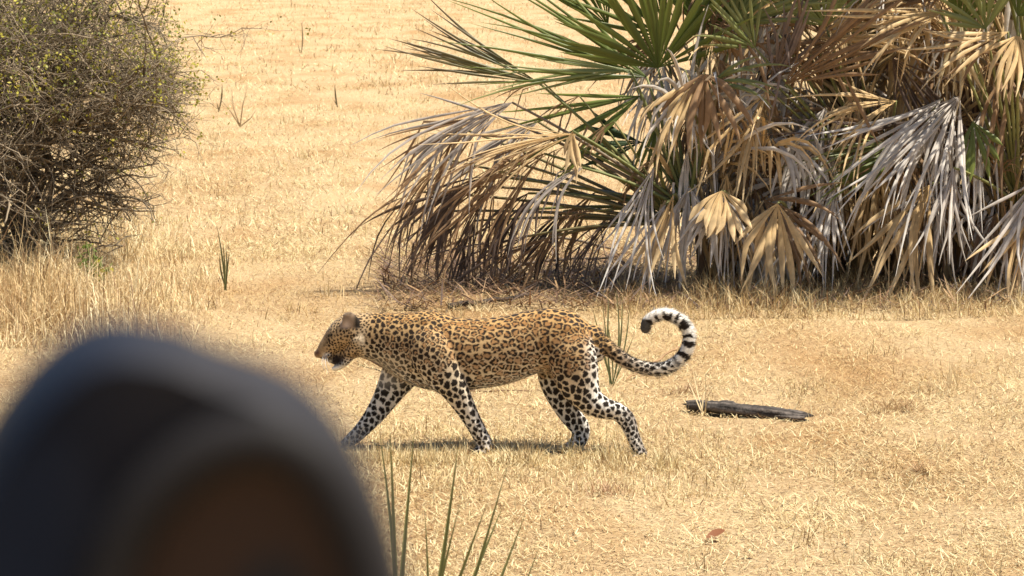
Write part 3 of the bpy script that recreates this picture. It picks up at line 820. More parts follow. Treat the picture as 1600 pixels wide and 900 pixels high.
def build_palms():
    A = empty('fan_palm', (P(1090, 455, 20.0)[0], 20.0, 0))
    tag(A, 'fan palm with green crown and dark drooping dead leaves sweeping left behind the leopard', 'palm')
    D = 20.0
    for x in (1105, 1140, 1170): trunk(A, x, 452, D + 0.4, random.uniform(180, 240), 0.05, (0.16, 0.10, 0.06))
    bx, by = 1075, 330
    sh = dict(pet_col=(0.17, 0.18, 0.06))
    # green crown
    key(A, D, bx, by, 1028, 106, 98, 215, 150, 26, 0.02, GREEN, tow=0.25, merged=0.45, **sh)
    key(A, D, bx, by, 1010, 120, 158, 330, 52, 13, 0.03, GREEN, tow=0.2, dz=0.1, merged=0.25, **sh)
    key(A, D, bx, by, 985, 110, 180, 250, 26, 7, 0.02, PALE, tow=0.2, merged=0.3, **sh)
    key(A, D, bx, by, 1000, 150, 205, 240, 50, 10, 0.02, GREEN, tow=0.1, dz=0.15, merged=0.3, **sh)
    key(A, D, bx, by, 1040, 60, 125, 230, 80, 18, 0.02, GREEN, tow=0.1, dz=0.4, **sh)
    key(A, D, bx, by, 1095, 45, 75, 200, 120, 20, 0.03, GREEN, tow=0.1, dz=0.3, **sh)
    key(A, D, bx, by, 950, 40, 118, 210, 70, 14, 0.02, GREEN, tow=0.1, dz=0.5, **sh)
    key(A, D, bx, by, 1150, 40, 60, 190, 110, 18, 0.06, PALE, tow=0.2, dz=0.1, **sh)
    key(A, D, bx, by, 1110, 130, 20, 120, 60, 8, 0.25, PALE, tow=0.3, dz=-0.2, **sh)
    key(A, D, bx, by, 1002, 222, 178, 105, 60, 10, 0.02, ((0.02, 0.04, 0.012), (0.035, 0.06, 0.02)), tow=0.0, dz=0.1, merged=0.7, **sh)  # fan in shade: the shade is painted as a darker green
    key(A, D, bx, by, 1030, 180, 265, 130, 60, 9, 0.06, GREEN, tow=0.1, dz=0.2, **sh)
    # olive fan turning brown, far left
    key(A, D, bx - 20, by, 840, 128, 161, 240, 34, 18, 0.0, OLIVE, tow=0.05, merged=0.5, jit=0.05, **sh)
    # bare petioles reaching left
    # dead leaves sweeping left and down
    key(A, D, bx, by, 800, 160, 200, 250, 40, 17, 0.22, ASH, tow=0.1, dz=-0.1, wf=0.8, pet_col=(0.2, 0.15, 0.1))
    key(A, D, bx, by, 770, 178, 208, 220, 34, 14, 0.22, BROWN, tow=0.1, dz=0.05, wf=0.8, pet_col=(0.2, 0.15, 0.1))
    key(A, D, bx, by, 760, 275, 200, 205, 40, 14, 0.42, DARK, tow=0.0, dz=0.1, wf=0.85, pet_col=(0.16, 0.16, 0.06))  # shaded leaf, its shade put into the dark brown
    key(A, D, bx, by, 775, 275, 238, 215, 22, 13, 0.20, DARK, tow=0.0, dz=0.15, wf=0.9, pet_col=(0.16, 0.12, 0.06))
    key(A, D, bx, by, 725, 290, 225, 170, 60, 12, 0.60, DARK, tow=0.1, dz=0.2, wf=0.8, pet_col=(0.16, 0.12, 0.06))
    key(A, D, bx, by, 900, 210, 186, 215, 26, 12, 0.10, TAN, tow=0.15, dz=-0.15, wf=0.7, **sh)
    key(A, D, bx, by, 895, 205, 262, 70, 50, 6, 0.1, TAN, tow=0.25, dz=-0.18, merged=0.6, **sh)
    key(A, D, bx, by, 870, 215, 196, 220, 22, 10, 0.16, BROWN, tow=0.1, dz=-0.05, wf=0.7, **sh)
    key(A, D, bx, by, 850, 240, 214, 230, 30, 10, 0.25, BROWN, tow=0.1, dz=0.0, wf=0.7, **sh)
    key(A, D, bx, by, 910, 262, 200, 175, 36, 12, 0.95, ASH, tow=0.2, dz=-0.2, wf=0.75, **sh)
    key(A, D, bx, by, 825, 302, 222, 140, 50, 10, 0.8, DARK, tow=0.1, dz=0.1, wf=0.8, **sh)
    key(A, D, bx, by, 880, 330, 235, 150, 40, 9, 0.35, DARK, tow=0.1, dz=0.3, wf=0.8, **sh)
    key(A, D, bx, by, 800, 330, 225, 150, 40, 9, 0.25, BROWN, tow=0.1, dz=0.35, wf=0.8, **sh)
    for (x, y, a, L, dr, cl) in ((850, 300, 220, 190, 0.5, DARK), (700, 330, 240, 150, 0.5, DARK), (790, 250, 222, 210, 0.4, BROWN), (660, 300, 215, 150, 0.6, DARK),
                                 (740, 345, 250, 140, 0.3, DARK), (860, 370, 215, 150, 0.3, BROWN), (930, 300, 225, 190, 0.5, BROWN), (820, 370, 200, 160, 0.3, DARK),
                                 (700, 250, 222, 180, 0.6, BROWN), (960, 340, 215, 170, 0.3, DARK), (720, 200, 214, 170, 0.35, ASH), (840, 190, 205, 200, 0.3, ASH)):
        key(A, D, bx - 20, by + 20, x, y, a, L, random.uniform(26, 46), random.randint(10, 15), dr, cl, tow=random.uniform(-0.3, 0.3), dz=random.uniform(-0.05, 0.6), wf=random.uniform(0.6, 0.95), jit=0.3, lenvar=0.3, pet_col=(0.17, 0.14, 0.06))
    for (x, y) in ((850, 130), (905, 150), (880, 230), (930, 330), (890, 365), (960, 190)):   # leaf stalks with withered ends
        key(A, D, bx - 30, by + 10, x, y, 190 + random.uniform(-20, 20), 90, 20, 4, 0.5, BROWN, dz=random.uniform(-0.1, 0.3), wf=0.5, pet_col=(0.19, 0.18, 0.06), pet_r=0.008)
    key(A, D, 1040, 300, 1022, 262, 248, 200, 26, 12, 0.12, GREY, tow=0.25, dz=-0.3, wf=0.9)
    key(A, D, 1060, 320, 1052, 305, 250, 165, 26, 9, 0.06, TAN, tow=0.25, dz=-0.3, merged=0.7)
    key(A, D, 1060, 320, 1040, 320, 240, 165, 30, 9, 0.2, GREY, tow=0.25, dz=-0.25)
    key(A, D, 1150, 330, 1128, 298, 264, 78, 130, 13, 0.15, TAN, tow=0.45, dz=-0.40, merged=0.7, jit=0.05)
    key(A, D, 1150, 330, 1126, 305, 264, 118, 110, 11, 0.25, GREY, tow=0.3, dz=-0.36, wf=0.7)
    key(A, D, 1230, 330, 1215, 318, 257, 160, 95, 13, 0.30, TAN, tow=0.35, dz=-0.40)
    key(A, D, 1110, 180, 1100, 115, 285, 120, 150, 14, 0.35, BROWN, tow=0.4, dz=-0.3)
    key(A, D, 1100, 180, 1085, 130, 225, 140, 60, 10, 0.5, TAN, tow=0.4, dz=-0.3)
    key(A, D, 1090, 200, 1070, 110, 262, 150, 40, 10, 0.4, GREY, tow=0.3, dz=-0.25)
    skirt(A, 1120, 440, D, 34, 95, 150, 330, (TAN, GREY, BROWN, TAN, GREY), (110, 190), (-0.15, 0.55), 3)
    skirt(A, 1110, 440, D, 10, 80, 60, 160, (GREY, BROWN, TAN), (110, 170), (0.0, 0.5), 4)

    crown(A, 1090, D, 4, 31)
    B = empty('fan_palm', (P(1370, 455, 20.5)[0], 20.5, 0))
    tag(B, 'broad palm clump hung with grey and tan dead leaves, right of the green crowned palm', 'palm')
    D = 20.5
    for x in (1260, 1330, 1395, 1440, 1300): trunk(B, x, 452, D + random.uniform(0.2, 0.6), random.uniform(260, 360), 0.10, (0.12, 0.075, 0.05))
    bx, by = 1380, 320
    key(B, D, bx, by, 1500, 150, 232, 265, 56, 26, 0.20, GREY, tow=0.55, dz=-0.55, jit=0.08)
    key(B, D, bx, by, 1470, 155, 225, 250, 40, 16, 0.30, GREY, tow=0.45, dz=-0.45, jit=0.1)
    key(B, D, bx, by, 1305, 285, 248, 185, 44, 18, 0.18, GREY, tow=0.5, dz=-0.5)
    key(B, D, 1480, 300, 1455, 288, 236, 230, 62, 12, 0.28, TAN, tow=0.45, dz=-0.6, wf=0.8)
    key(B, D, bx, by, 1400, 158, 188, 200, 40, 14, 0.25, TAN, tow=0.5, dz=-0.45, wf=0.8)
    key(B, D, bx, by, 1395, 225, 186, 160, 50, 12, 0.10, PALE, tow=0.4, dz=-0.35, wf=0.9)
    key(B, D, bx, by, 1400, 240, 205, 150, 40, 8, 0.10, GREEN, tow=0.4, dz=-0.40, wf=1.0)
    key(B, D, bx, by, 1226, 132, 36, 215, 44, 22, 0.0, BROWN, tow=0.25, dz=-0.5, merged=0.7, jit=0.05)
    key(B, D, bx, by, 1208, 128, 68, 140, 46, 14, 0.0, ((0.20, 0.14, 0.11), (0.27, 0.2, 0.16)), tow=0.2, dz=-0.45, merged=0.6, jit=0.06)
    key(B, D, bx, by, 1190, 15, 230, 150, 60, 10, 0.5, GREY, tow=0.3, dz=-0.3)
    key(B, D, bx, by, 1270, 60, 20, 190, 50, 14, 0.12, TAN, tow=0.3, dz=-0.3, wf=0.8)
    key(B, D, bx, by, 1420, 190, 186, 210, 20, 10, 0.12, DARK, tow=0.2, dz=-0.35)
    key(B, D, bx, by, 1200, 140, 238, 210, 24, 7, 0.06, TAN, tow=0.3, dz=-0.5, wf=0.8)
    key(B, D, bx, by, 1240, 40, 80, 150, 100, 12, 0.1, PALE, tow=0.2, dz=0.2)
    key(B, D, bx, by, 1200, 25, 95, 170, 110, 14, 0.1, GREEN, tow=0.2, dz=0.4)
    key(B, D, bx, by, 1330, 30, 20, 190, 60, 14, 0.1, BROWN, tow=0.3, dz=-0.2)
    skirt(B, 1340, 440, D, 62, 150, 40, 340, (GREY, GREY, TAN, BROWN, DARK, GREY, TAN), (110, 220), (-0.35, 0.7), 5)
    skirt(B, 1330, 440, D, 26, 170, -90, 60, (TAN, BROWN, GREY, TAN), (110, 200), (-0.1, 0.8), 15)
    skirt(B, 1340, 440, D, 30, 170, 80, 330, (DARK, BROWN, DARK), (120, 200), (0.5, 1.0), 16)  # old dark leaves; the clump's inner shade is put into their colour
    skirt(B, 1320, 445, D, 22, 140, 250, 350, (GREY, DARK, TAN, BROWN), (90, 150), (-0.3, 0.3), 8)

    key(B, D, bx, by, 1290, 40, 100, 150, 130, 16, 0.03, PALE, tow=0.35, dz=-0.35)
    key(B, D, bx, by, 1180, 75, 130, 130, 90, 12, 0.05, PALE, tow=0.35, dz=-0.5)
    crown(B, 1350, D, 6, 32)
    E = empty('fan_palm', (P(1600, 455, 20.2)[0], 20.2, 0))
    tag(E, 'rightmost palm clump, cut by the right edge, with tan leaves drooping at the top', 'palm')
    D = 20.2
    for x in (1530, 1580, 1640, 1700): trunk(E, x, 455, D + random.uniform(0.3, 0.6), random.uniform(260, 340), 0.10, (0.12, 0.075, 0.05))
    bx, by = 1590, 320
    key(E, D, bx, by, 1490, 262, 262, 175, 40, 14, 0.12, ((0.45, 0.38, 0.32), (0.62, 0.57, 0.50)), tow=0.4, dz=-0.5)
    key(E, D, bx, by, 1612, 338, 232, 140, 64, 12, 0.30, TAN, tow=0.45, dz=-0.55)
    key(E, D, bx, by, 1625, 275, 245, 200, 46, 16, 0.15, ((0.45, 0.38, 0.32), (0.62, 0.57, 0.50)), tow=0.4, dz=-0.5)
    key(E, D, bx, by, 1590, 55, 262, 120, 110, 16, 0.35, TAN, tow=0.5, dz=-0.55)
    key(E, D, bx, by, 1575, 50, 192, 170, 36, 9, 0.12, TAN, tow=0.4, dz=-0.55)
    key(E, D, bx, by, 1560, 62, 200, 130, 30, 8, 0.2, BROWN, tow=0.4, dz=-0.5)
    key(E, D, bx, by, 1500, 40, 75, 140, 90, 14, 0.02, GREEN, tow=0.2, dz=-0.2)
    key(E, D, bx, by, 1590, 25, 60, 160, 110, 16, 0.02, GREEN, tow=0.2, dz=-0.3)
    key(E, D, bx, by, 1520, 190, 280, 90, 90, 8, 0.05, GREEN, tow=0.2, dz=-0.3, merged=0.7)
    key(E, D, bx, by, 1470, 20, 190, 170, 40, 10, 0.2, TAN, tow=0.3, dz=-0.3)
    key(E, D, bx, by, 1500, 20, 268, 160, 30, 7, 0.1, ((0.50, 0.40, 0.22), (0.62, 0.5, 0.3)), tow=0.3, dz=-0.35, wf=0.7)
    skirt(E, 1570, 440, D, 50, 110, 40, 330, (GREY, TAN, BROWN, DARK, TAN, GREY), (110, 210), (-0.3, 0.7), 6)
    skirt(E, 1600, 440, D, 22, 120, -90, 50, (TAN, BROWN, GREY, TAN), (110, 200), (-0.1, 0.8), 17)
    skirt(E, 1590, 440, D, 26, 120, 80, 330, (DARK, BROWN, DARK), (120, 200), (0.5, 1.0), 18)  # old dark leaves again, with the inner shade painted into them
    key(E, D, bx, by, 1540, 45, 110, 150, 120, 16, 0.03, PALE, tow=0.35, dz=-0.45)
    crown(E, 1620, D, 6, 33)
    skirt(E, 1570, 445, D, 16, 110, 240, 340, (DARK, GREY, BROWN), (90, 150), (-0.2, 0.4), 9)
build_palms()

# ------------------------------------------------------------------ thorn shrub
def build_shrub():
    D = 21.0
    g0 = G(25, 425); g0[2] = gz(g0[0], g0[1])
    root = empty('thorn_shrub', g0)
    tag(root, 'dense leafless thorn shrub with a few yellow-green leaves at the left edge', 'shrub')
    m = D / FPX
    rnd = random.Random(5)
    tw = Bag(); lv = Bag(); nseg = 0
    centre = np.array((P(-25, 30, D)[0], g0[1], P(-25, 30, D)[2]))
    rad = np.array((1.14, 1.2, 1.80))
    def leafs(p, k):
        for _ in range(k):
            c = p + np.array([rnd.gauss(0, 0.028) for _ in range(3)])
            a = np.array([rnd.gauss(0, 1) for _ in range(3)]); b = np.cross(a, [rnd.gauss(0, 1) for _ in range(3)])
            a = unit(a) * rnd.uniform(0.008, 0.017); b = unit(b) * rnd.uniform(0.006, 0.011)
            col = np.array(((0.42, 0.40, 0.06), (0.24, 0.26, 0.06), (0.56, 0.50, 0.08))[rnd.randrange(3)]) * rnd.uniform(0.6, 1.1)
            lv.add([c - a, c + b, c + a, c - b], [(0, 1, 2), (0, 2, 3)], col)
    def grow(p, d, L, r, lvl):
        lim = rnd.uniform(0.55, 1.45)
        n = max(2, int(L / 0.06)); pts = [p]; q = p
        for i in range(n):
            d = unit(d + np.array((rnd.gauss(0, 0.20), rnd.gauss(0, 0.20), rnd.gauss(0, 0.18) - (0.03 if lvl > 1 else 0))))
            q = q + d * (L / n); pts.append(q)
            if q[2] < 0.12: d = unit(d + np.array((0, 0, 0.5)))
            e = ((q - centre) / rad); out = e @ e
            if out > lim and (lvl >= 1 or out > 1.0) and rnd.random() < 0.5: break
        col = np.array((0.235, 0.185, 0.125)) * rnd.uniform(0.55, 1.35) if lvl > 0 else np.array((0.15, 0.115, 0.08))
        rs = np.linspace(r, r * (0.45 if lvl < 3 else 0.3), len(pts))
        (tw if lvl > 0 else limb_bag).tube(pts, rs, col, 3 if lvl > 1 else 5)
        if lvl < 4:
            nb = (13, 9, 7, 4)[lvl]
            for k in range(nb):
                i = rnd.randint(max(1, len(pts) // 4), len(pts) - 1)
                if lvl >= 1 and rnd.random() < 0.80 - 0.50 * (pts[i][2] - 0.25) - low: continue
                dd = unit(np.array(pts[i]) - np.array(pts[i - 1]))
                nd = unit(dd * 0.55 + np.array((rnd.gauss(0, 0.75), rnd.gauss(0, 0.75), rnd.gauss(0.0, 0.5))))
                grow(np.array(pts[i]), nd, L * rnd.uniform(0.42, 0.66), max(0.0017, r * 0.55), lvl + 1)
        else:
            z = q[2]
            pr = 0.10 + 0.35 * max(0, min(1, (z - 0.9) / 0.9))
            if rnd.random() < pr: leafs(q, rnd.randint(2, 6))
    low = 0.0
    for k in range(15):
        limb_bag = Bag()
        a = rnd.uniform(0, 2 * PI)
        ell = rnd.uniform(0.12, 1.30)
        d = unit(np.array((math.cos(a) * math.sin(ell) + 0.15, math.sin(a) * math.sin(ell), math.cos(ell))))
        grow(g0 + np.array((rnd.gauss(0, 0.10), rnd.gauss(0, 0.10), -0.05)), d, rnd.uniform(1.5, 2.5), 0.022, 0)
        link('limb', limb_bag.mesh('limb'), M_TWIG, root)
    low = 0.42                     # a skirt of thin shoots near the ground
    for k in range(20):
        a = rnd.uniform(-1.9, 1.3); h0 = rnd.uniform(0.15, 0.75)
        st = g0 + np.array((rnd.uniform(-0.15, 0.55), rnd.uniform(-0.35, 0.15), h0))
        grow(st, unit(np.array((math.cos(a), math.sin(a) * 0.8, rnd.uniform(-0.25, 0.45)))), rnd.uniform(0.55, 0.95), 0.0055, 2)
    o = link('twigs', tw.mesh('twigs'), M_TWIG, root); o['kind'] = 'stuff'
    o = link('leaves', lv.mesh('leaves'), M_LEAF, root); o['kind'] = 'stuff'
build_shrub()

# ------------------------------------------------------------------ smaller plants
def spikes(name, label, cat, base, tips, wid, col0, col1, extra=None, group=None):
    """stiff narrow leaves from one foot; each leaf its own part"""
    root = empty(name, base); tag(root, label, cat, group)
    for (tip, w) in tips:
        tip = np.asarray(tip, float); base_ = np.asarray(base, float)
        st = base_ + (tip - base_) * 0.02 + np.array((random.gauss(0, 0.008), random.gauss(0, 0.008), 0))
        ax = unit(tip - st); sd = unit(np.cross(ax, np.array((0.15, 1, 0)))); fw = np.cross(sd, ax)
        n = 8; V, K = [], []
        L = np.linalg.norm(tip - st)
        bend = random.gauss(0, 0.025) * L
        for i in range(n + 1):
            f = i / n
            ww = w * wid * (0.45 + 1.0 * f if f < 0.45 else 0.9 * (1 - ((f - 0.45) / 0.55) ** 1.7) + 0.03)
            p = st + (tip - st) * f + sd * bend * math.sin(PI * f)
            V += [p - sd * ww, p + fw * ww * 0.7, p + sd * ww]
            c = np.array(col0) * (1 - f) + np.array(col1) * f
            K += [c, c * 0.75, c * 1.08]
        T = []
        for i in range(n):
            b = i * 3
            T += [(b, b + 1, b + 4), (b, b + 4, b + 3), (b + 1, b + 2, b + 5), (b + 1, b + 5, b + 4)]
        bg = Bag(); bg.add(V, T, np.array(K))
        link('leaf', bg.mesh('leaf'), M_FROND, root)
    return root

def build_small_plants():
    # seedling palm close to the camera, bottom of the frame
    D = 8.2
    foot = P(618, 1300, D); foot[2] = 0
    tips = [((592, 668), 1.0), ((609, 664), 1.1), ((648, 666), 1.05), ((663, 788), .8), ((716, 694), 1.2), ((721, 776), .85), ((764, 779), 1.0), ((794, 724), .9), ((790, 781), 1.05), ((823, 797), 1.0), ((846, 845), .8)]
    spikes('palm_seedling', 'young palm with stiff green pointed leaves at the bottom of the picture', 'palm seedling', foot,
           [(P(x, y, D + random.uniform(-0.12, 0.2)), w) for (x, y), w in tips], 0.0072, (0.27, 0.30, 0.10), (0.20, 0.205, 0.07))
    # seedling behind the tail
    b = G(956, 606); D = b[1]
    spikes('palm_seedling', 'young palm with thin upright green leaves behind the leopard\'s tail', 'palm seedling', b,
           [(P(x, y, D + random.uniform(-0.1, 0.1)), w) for (x, y), w in (((925, 478), .8), ((941, 466), .7), ((952, 455), 1), ((962, 448), .8), ((972, 462), .9), ((984, 470), .7), ((992, 520), .6), ((932, 520), .7), ((948, 500), .8))],
           0.0062, (0.17, 0.21, 0.09), (0.34, 0.32, 0.15))
    b = G(352, 455); D = b[1]
    spikes('palm_seedling', 'small cluster of thin green spikes in the straw right of the shrub', 'palm seedling', b,
           [(P(x, y, D + random.uniform(-0.1, 0.1)), .8) for (x, y) in ((339, 352), (348, 378), (353, 385), (359, 392), (343, 395))], 0.008, (0.15, 0.17, 0.06), (0.22, 0.19, 0.09))
    # single stems in the far grass
    for (bx, by, tx, ty, lab) in ((470, 86, 471, 33, 'thin dead stem standing alone in the far grass near the top'),
                                  (342, 176, 347, 130, 'dark green spike standing in the far grass right of the shrub'),
                                  (527, 168, 523, 132, 'short forked dead stem in the far grass left of the palms')):
        b = G(bx, by); D = b[1]
        root = spikes('dead_weed', lab, 'stem', b, [(P(tx, ty, D), .8), (P(tx * .3 + bx * .7 - 5, ty * .35 + by * .65, D), .5)], 0.016, (0.16, 0.14, 0.06), (0.2, 0.16, 0.08))
    # dead forked weed right of the shrub
    b = G(375, 198); D = b[1]
    root = empty('dead_weed', b); tag(root, 'sparse dead weed with crooked stems in the far grass right of the shrub', 'weed')
    for (x, y) in ((345, 155), (362, 138), (388, 132), (400, 172)):
        bg = Bag(); mid = P((375 + x) / 2 + random.uniform(-6, 6), (198 + y) / 2, D)
        bg.tube([b, mid, P(x, y, D)], [0.007, 0.006, 0.003], (0.34, 0.24, 0.14), 4); link('stem', bg.mesh('stem'), M_TWIG, root)
    # green weed in the straw below the shrub
    b = G(145, 455); D = b[1]
    root = empty('leafy_weed', b); tag(root, 'green leafy weed with a yellowing leaf in the straw below the shrub', 'weed')
    for (x, y) in ((122, 392), (135, 378), (146, 385), (160, 400), (176, 410)):
        bg = Bag(); tp = P(x, y, D + random.uniform(-.1, .1)); bg.tube([b, (b + tp) / 2 + np.array((0.01, 0, 0.02)), tp], [0.006, 0.005, 0.003], (0.15, 0.17, 0.05), 4)
        st = link('stem', bg.mesh('stem'), M_TWIG, root)
        for q in range(13):
            f = random.uniform(0.3, 1); c = b + (tp - b) * f
            a = unit([random.gauss(0, 1), random.gauss(0, 1), random.gauss(-0.4, .6)]); L = random.uniform(0.035, 0.06)
            sd = unit(np.cross(a, [random.gauss(0, 1), random.gauss(0, 1), random.gauss(0, 1)])) * L * 0.28
            col = (0.42, 0.38, 0.03) if (x > 155 and q < 4) else np.array((0.10, 0.15, 0.025)) * random.uniform(0.7, 1.5)
            l = Bag(); l.add([c, c + a * L * .5 + sd, c + a * L, c + a * L * .5 - sd], [(0, 1, 2), (0, 2, 3)], col)
            link('leaf', l.mesh('leaf'), M_LEAF, st)

def tuft(label, px, py, n, h, spread, col, lean=0.35, wid=0.004, group=None):
    g = G(px, py); x = g[0] + RNG.normal(0, spread * 0.25, n); y = g[1] + RNG.normal(0, spread * 0.25, n)
    V, T, K = blades(x, y, h * RNG.uniform(0.5, 1.05, n), np.full(n, wid) * RNG.uniform(0.7, 1.2, n), RNG.uniform(0, 2 * PI, n),
                     np.abs(RNG.normal(lean, 0.25, n)).clip(0, 1.4), RNG.normal(0.2, 0.25, n), np.array(col)[None] * RNG.uniform(0.75, 1.15, (n, 1)))
    o = link('grass_tuft', mesh_np('grass_tuft', V, T, K), M_GRASS); tag(o, label, 'grass tuft', group); return o

def build_details():
    straw = (0.72, 0.57, 0.33)
    tuft('pale straw tuft just above the middle of the leopard\'s back', 752, 488, 26, 0.13, 0.10, straw, 0.55)
    tuft('pale straw tuft above the leopard\'s neck', 603, 486, 16, 0.15, 0.12, straw, 0.4)
    tuft('two long bright straws standing over the left end of the burnt log', 1102, 647, 5, 0.36, 0.03, straw, 0.35, 0.007)
    tuft('pale straw tuft in the right part of the open grass', 1490, 612, 22, 0.22, 0.12, straw, 0.25)
    tuft('flattened brown grass tussock right of the burnt log', 1402, 642, 130, 0.12, 0.24, (0.30, 0.18, 0.08), 1.0)
    tuft('brown grass tussock by the left end of the burnt log', 1072, 612, 110, 0.10, 0.20, (0.33, 0.20, 0.10), 0.9)
    tuft('brown grass tussock under the leopard\'s rear paw', 955, 772, 120, 0.10, 0.20, (0.46, 0.29, 0.16), 0.8)
    tuft('brown twiggy tussock at the lower right of the open grass', 1440, 735, 110, 0.09, 0.11, (0.46, 0.30, 0.16), 1.0)

    # burnt log
    a, b = G(1078, 640), G(1256, 658)
    root = empty('burnt_log', (a + b) / 2); tag(root, 'charred dark log lying on the dry grass right of the leopard', 'log')
    n, k = 44, 16; V, K = [], []
    ax = unit(b - a); sd = unit(np.cross(ax, (0, 0, 1)));
    for i in range(n):
        f = i / (n - 1)
        r = 0.037 * (0.78 + 0.22 * math.sin(2.5 * f + 0.4)) * (0.82 if i in (0, n - 1) else 1)
        c = a + (b - a) * f + np.array((0, 0, 0.020 + 0.006 * math.sin(5 * f))) + sd * 0.008 * math.sin(4 * f)
        for j in range(k):
            th = 2 * PI * j / k
            rr = r * (0.62 + 0.55 * float(vnoise(f * 9 + 3, 4 + 3 * math.cos(th) , 61)) + 0.30 * float(vnoise(f * 3, 6 * (th if th < PI else 2 * PI - th), 62)) + random.uniform(-0.10, 0.10))
            V.append(c + (sd * math.cos(th) * 1.25 + np.array((0, 0, 0.85)) * math.sin(th)) * rr + ax * (random.uniform(-0.05, 0.05) if i in (0, n - 1) else random.uniform(-0.006, 0.006)))
            ridge = 0.5 + 0.5 * math.sin(6 * th + 4 * f)
            K.append(np.array((0.105, 0.086, 0.072)) * (0.22 + 1.3 * ridge ** 2) * random.uniform(0.8, 1.2))
    T = []
    for i in range(n - 1):
        for j in range(k):
            p, q = i * k + j, i * k + (j + 1) % k
            T += [(p, q, q + k), (p, q + k, p + k)]
    for j in range(1, k - 1): T += [(0, j + 1, j), ((n - 1) * k, (n - 1) * k + j, (n - 1) * k + j + 1)]
    bg = Bag(); bg.add(V, T, np.array(K)); link('trunk', bg.mesh('trunk'), M_BARK, root)
    bg = Bag(); bg.tube([b + np.array((-0.14, -0.035, 0.03)), b + np.array((-0.05, -0.04, 0.022)), b + np.array((0.0, -0.03, 0.02))], [0.004, 0.012, 0.008], (0.11, 0.09, 0.075), 6)
    link('splinter', bg.mesh('splinter'), M_BARK, root)

    def stick(label, pts, r, col, name='fallen_stick'):
        w = []
        for (x, y, up) in pts:
            g = G(x, y); g[2] = gz(g[0], g[1]) + up; w.append(g)
        w = curve(w, 14); w += RNG.normal(0, 0.004, w.shape)
        bg = Bag(); bg.tube(w, np.linspace(r, r * 0.6, len(w)), np.array(col) * RNG.uniform(0.8, 1.2, (14, 1)), 6)
        o = link(name, bg.mesh(name), M_TWIG); tag(o, label, 'stick'); return o
    stick('thin brown stick lying behind the leopard\'s front legs', [(560, 566, .05), (592, 580, .03), (640, 604, .02), (690, 616, .01)], 0.010, (0.22, 0.14, 0.08))
    stick('thin twig lying level behind the leopard\'s belly', [(690, 618, .012), (770, 619, .012), (850, 617, .012)], 0.006, (0.26, 0.17, 0.10))
    stick('slanting brown stick under the curl of the leopard\'s tail', [(1058, 572, .10), (1020, 582, .05), (975, 598, .01)], 0.007, (0.30, 0.19, 0.10))
    stick('dark fallen branch lying in the shade behind the leopard\'s shoulder', [(700, 484, .03), (780, 478, .03), (830, 470, .04)], 0.020, (0.06, 0.045, 0.035))
    stick('long grey leaf stalk lying level under the left palm', [(780, 432, .06), (870, 424, .08), (960, 423, .07)], 0.012, (0.17, 0.13, 0.10))
    stick('arched grey leaf stalk under the left palm, above the level one', [(815, 400, .02), (870, 392, .10), (965, 400, .05)], 0.013, (0.20, 0.16, 0.12))

    # fallen leaves in the open
    def leaf(label, px, py, sz, col, rot, group=None):
        g = G(px, py); g[2] = gz(g[0], g[1]) + 0.02
        ax = np.array((math.cos(rot), math.sin(rot), 0.12)); sd = np.array((-math.sin(rot), math.cos(rot), 0.35)); V, K, T = [], [], []
        for i in range(6):
            f = i / 5; w = sz * 0.34 * math.sin(PI * min(0.98, f * 0.92 + 0.04)) ** 0.8
            c = g + ax * sz * (f - 0.5) + np.array((0, 0, 0.25 * sz * f * f))
            V += [c - sd * w + np.array((0, 0, w * .5)), c, c + sd * w + np.array((0, 0, w * .4))]; K += [col] * 3
        for i in range(5):
            b_ = i * 3; T += [(b_, b_ + 1, b_ + 4), (b_, b_ + 4, b_ + 3), (b_ + 1, b_ + 2, b_ + 5), (b_ + 1, b_ + 5, b_ + 4)]
        bg = Bag(); bg.add(V, T, np.array(K)); o = link('fallen_leaf', bg.mesh('fallen_leaf'), M_LEAF); tag(o, label, 'leaf', group)
    leaf('curled reddish brown fallen leaf at the lower right', 1118, 840, 0.075, (0.30, 0.13, 0.065), 0.2)
    for x, y, lab in ((1353, 722, 'small pale dry leaf lying below the right end of the burnt log'), (1497, 862, 'small pale dry leaf near the lower right corner'),
                      (1172, 870, 'small pale dry leaf right of the reddish brown one, near the bottom edge'), (1070, 800, 'small pale dry leaf in the straw above and left of the reddish brown one'),
                      (905, 846, 'small pale dry leaf in the straw right of the foreground palm seedling'), (1430, 800, 'small pale dry leaf lying alone in the right foreground straw')):
        leaf(lab, x, y, random.uniform(0.03, 0.045), (0.62, 0.50, 0.29), random.uniform(0, 6), 'pale leaves fallen in the foreground')
build_small_plants()
build_details()

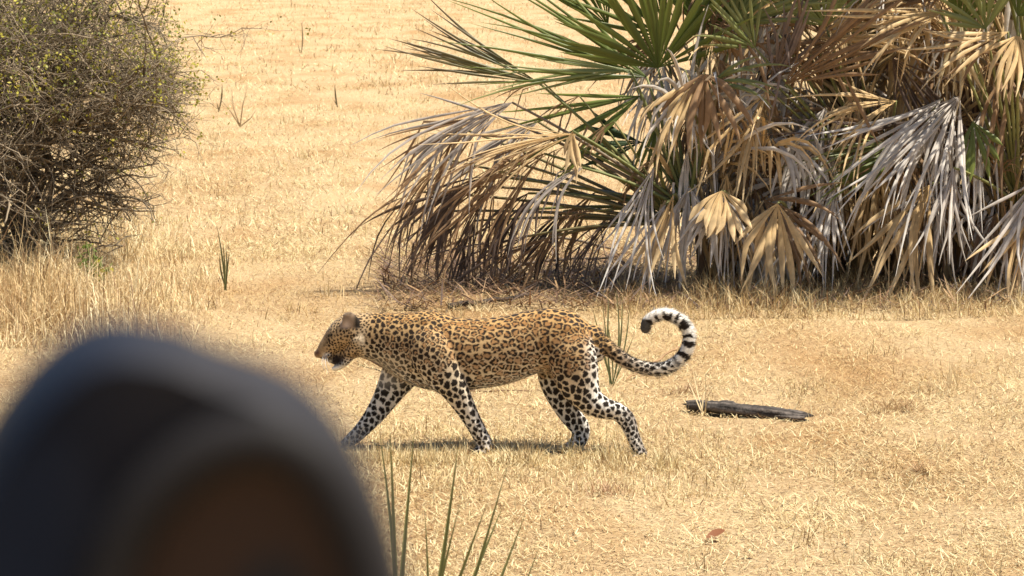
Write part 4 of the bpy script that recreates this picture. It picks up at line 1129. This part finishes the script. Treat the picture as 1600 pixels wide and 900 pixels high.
# ------------------------------------------------------------------ out-of-focus mirror at the lower left
def build_mirror():
    D = 0.56
    root = empty('vehicle_mirror', P(200, 900, D)); tag(root, 'large dark rounded mirror, blurred, close to the camera at lower left', 'mirror')
    out = curve([(-160, 1180), (-120, 900), (-50, 740), (0, 655), (55, 590), (115, 545), (180, 528), (250, 538), (320, 568), (390, 592), (450, 622), (505, 675), (550, 745), (585, 820), (610, 900), (640, 1040), (650, 1180)], 60)
    out[:, 1] -= 32; out[:, 0] += 18 * (out[:, 0] > 250)
    cen = np.array((260, 960.0)); bg = Bag(); V, K, T = [], [], []
    rings = [(1.0, 0.030), (0.985, 0.016), (0.95, 0.004), (0.90, -0.003), (0.84, -0.006)]
    back = [(0.93, 0.055), (0.72, 0.080), (0.4, 0.094), (0.05, 0.098)]
    n = len(out)
    seq = back[::-1] + rings
    for s, dz in seq:
        for p in out:
            q = cen + (p - cen) * s; V.append(P(q[0], q[1], D + dz))
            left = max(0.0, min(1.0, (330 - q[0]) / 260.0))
            K.append(np.array((0.026, 0.025, 0.029)) * (1 - left) + np.array((0.011, 0.017, 0.032)) * left)  # blue towards the left paints the sky's sheen on the housing
    for i in range(len(seq) - 1):
        for j in range(n - 1):
            p = i * n + j; T += [(p, p + 1, p + n + 1), (p, p + n + 1, p + n)]
    bg.add(V, T, np.array(K)); link('housing', bg.mesh('housing', True), M_DARKGLOSS, root)
    # bezel and glass on the right part of the face
    arch = curve([(120, 1180), (150, 960), (215, 810), (300, 722), (380, 690), (440, 692), (500, 730), (545, 800), (575, 880), (600, 1000), (610, 1180)], 40)
    bz = Bag(); bz.tube([P(a[0], a[1], D - 0.010) for a in arch], 0.0053, (0.020, 0.018, 0.018), 8)
    link('bezel', bz.mesh('bezel', True), M_DARKGLOSS, root)
    gl = Bag(); c2 = np.array((370, 1000.0)); V = [P(c2[0], c2[1], D - 0.002)]
    for a in arch: q = c2 + (a - c2) * 0.98; V.append(P(q[0], q[1], D - 0.006))
    gl.add(V, [(0, i, i + 1) for i in range(1, len(arch))], (0.055, 0.034, 0.025))  # brown reflection painted as the colour of the glass
    link('mirror_glass', gl.mesh('mirror_glass'), M_DARKGLOSS, root)
    # rest of the face between outline and bezel
    fc = Bag(); V = []; K = []
    for f in np.linspace(0.84, 0.02, 9):
        for p in out:
            q = cen + (p - cen) * f; V.append(P(q[0], q[1], D - 0.006 + 0.004 * (1 - f)))
            left = max(0.0, min(1.0, (330 - q[0]) / 260.0)); K.append(np.array((0.032, 0.029, 0.030)) * (1 - left) + np.array((0.007, 0.011, 0.022)) * left)  # sky sheen painted bluish towards the left here too
    T = []
    for i in range(8):
        for j in range(n - 1):
            p = i * n + j; T += [(p, p + 1, p + n + 1), (p, p + n + 1, p + n)]
    fc.add(V, T, np.array(K)); link('face_plate', fc.mesh('face_plate', True), M_DARKGLOSS, root)
    ar = Bag(); ar.tube([P(100, 1000, D + 0.05), P(40, 1500, D + 0.06), P(-500, 2600, D + 0.10)], [0.022, 0.020, 0.018], (0.02, 0.02, 0.022), 10)
    link('arm', ar.mesh('arm', True), M_DARKGLOSS, root)
build_mirror()
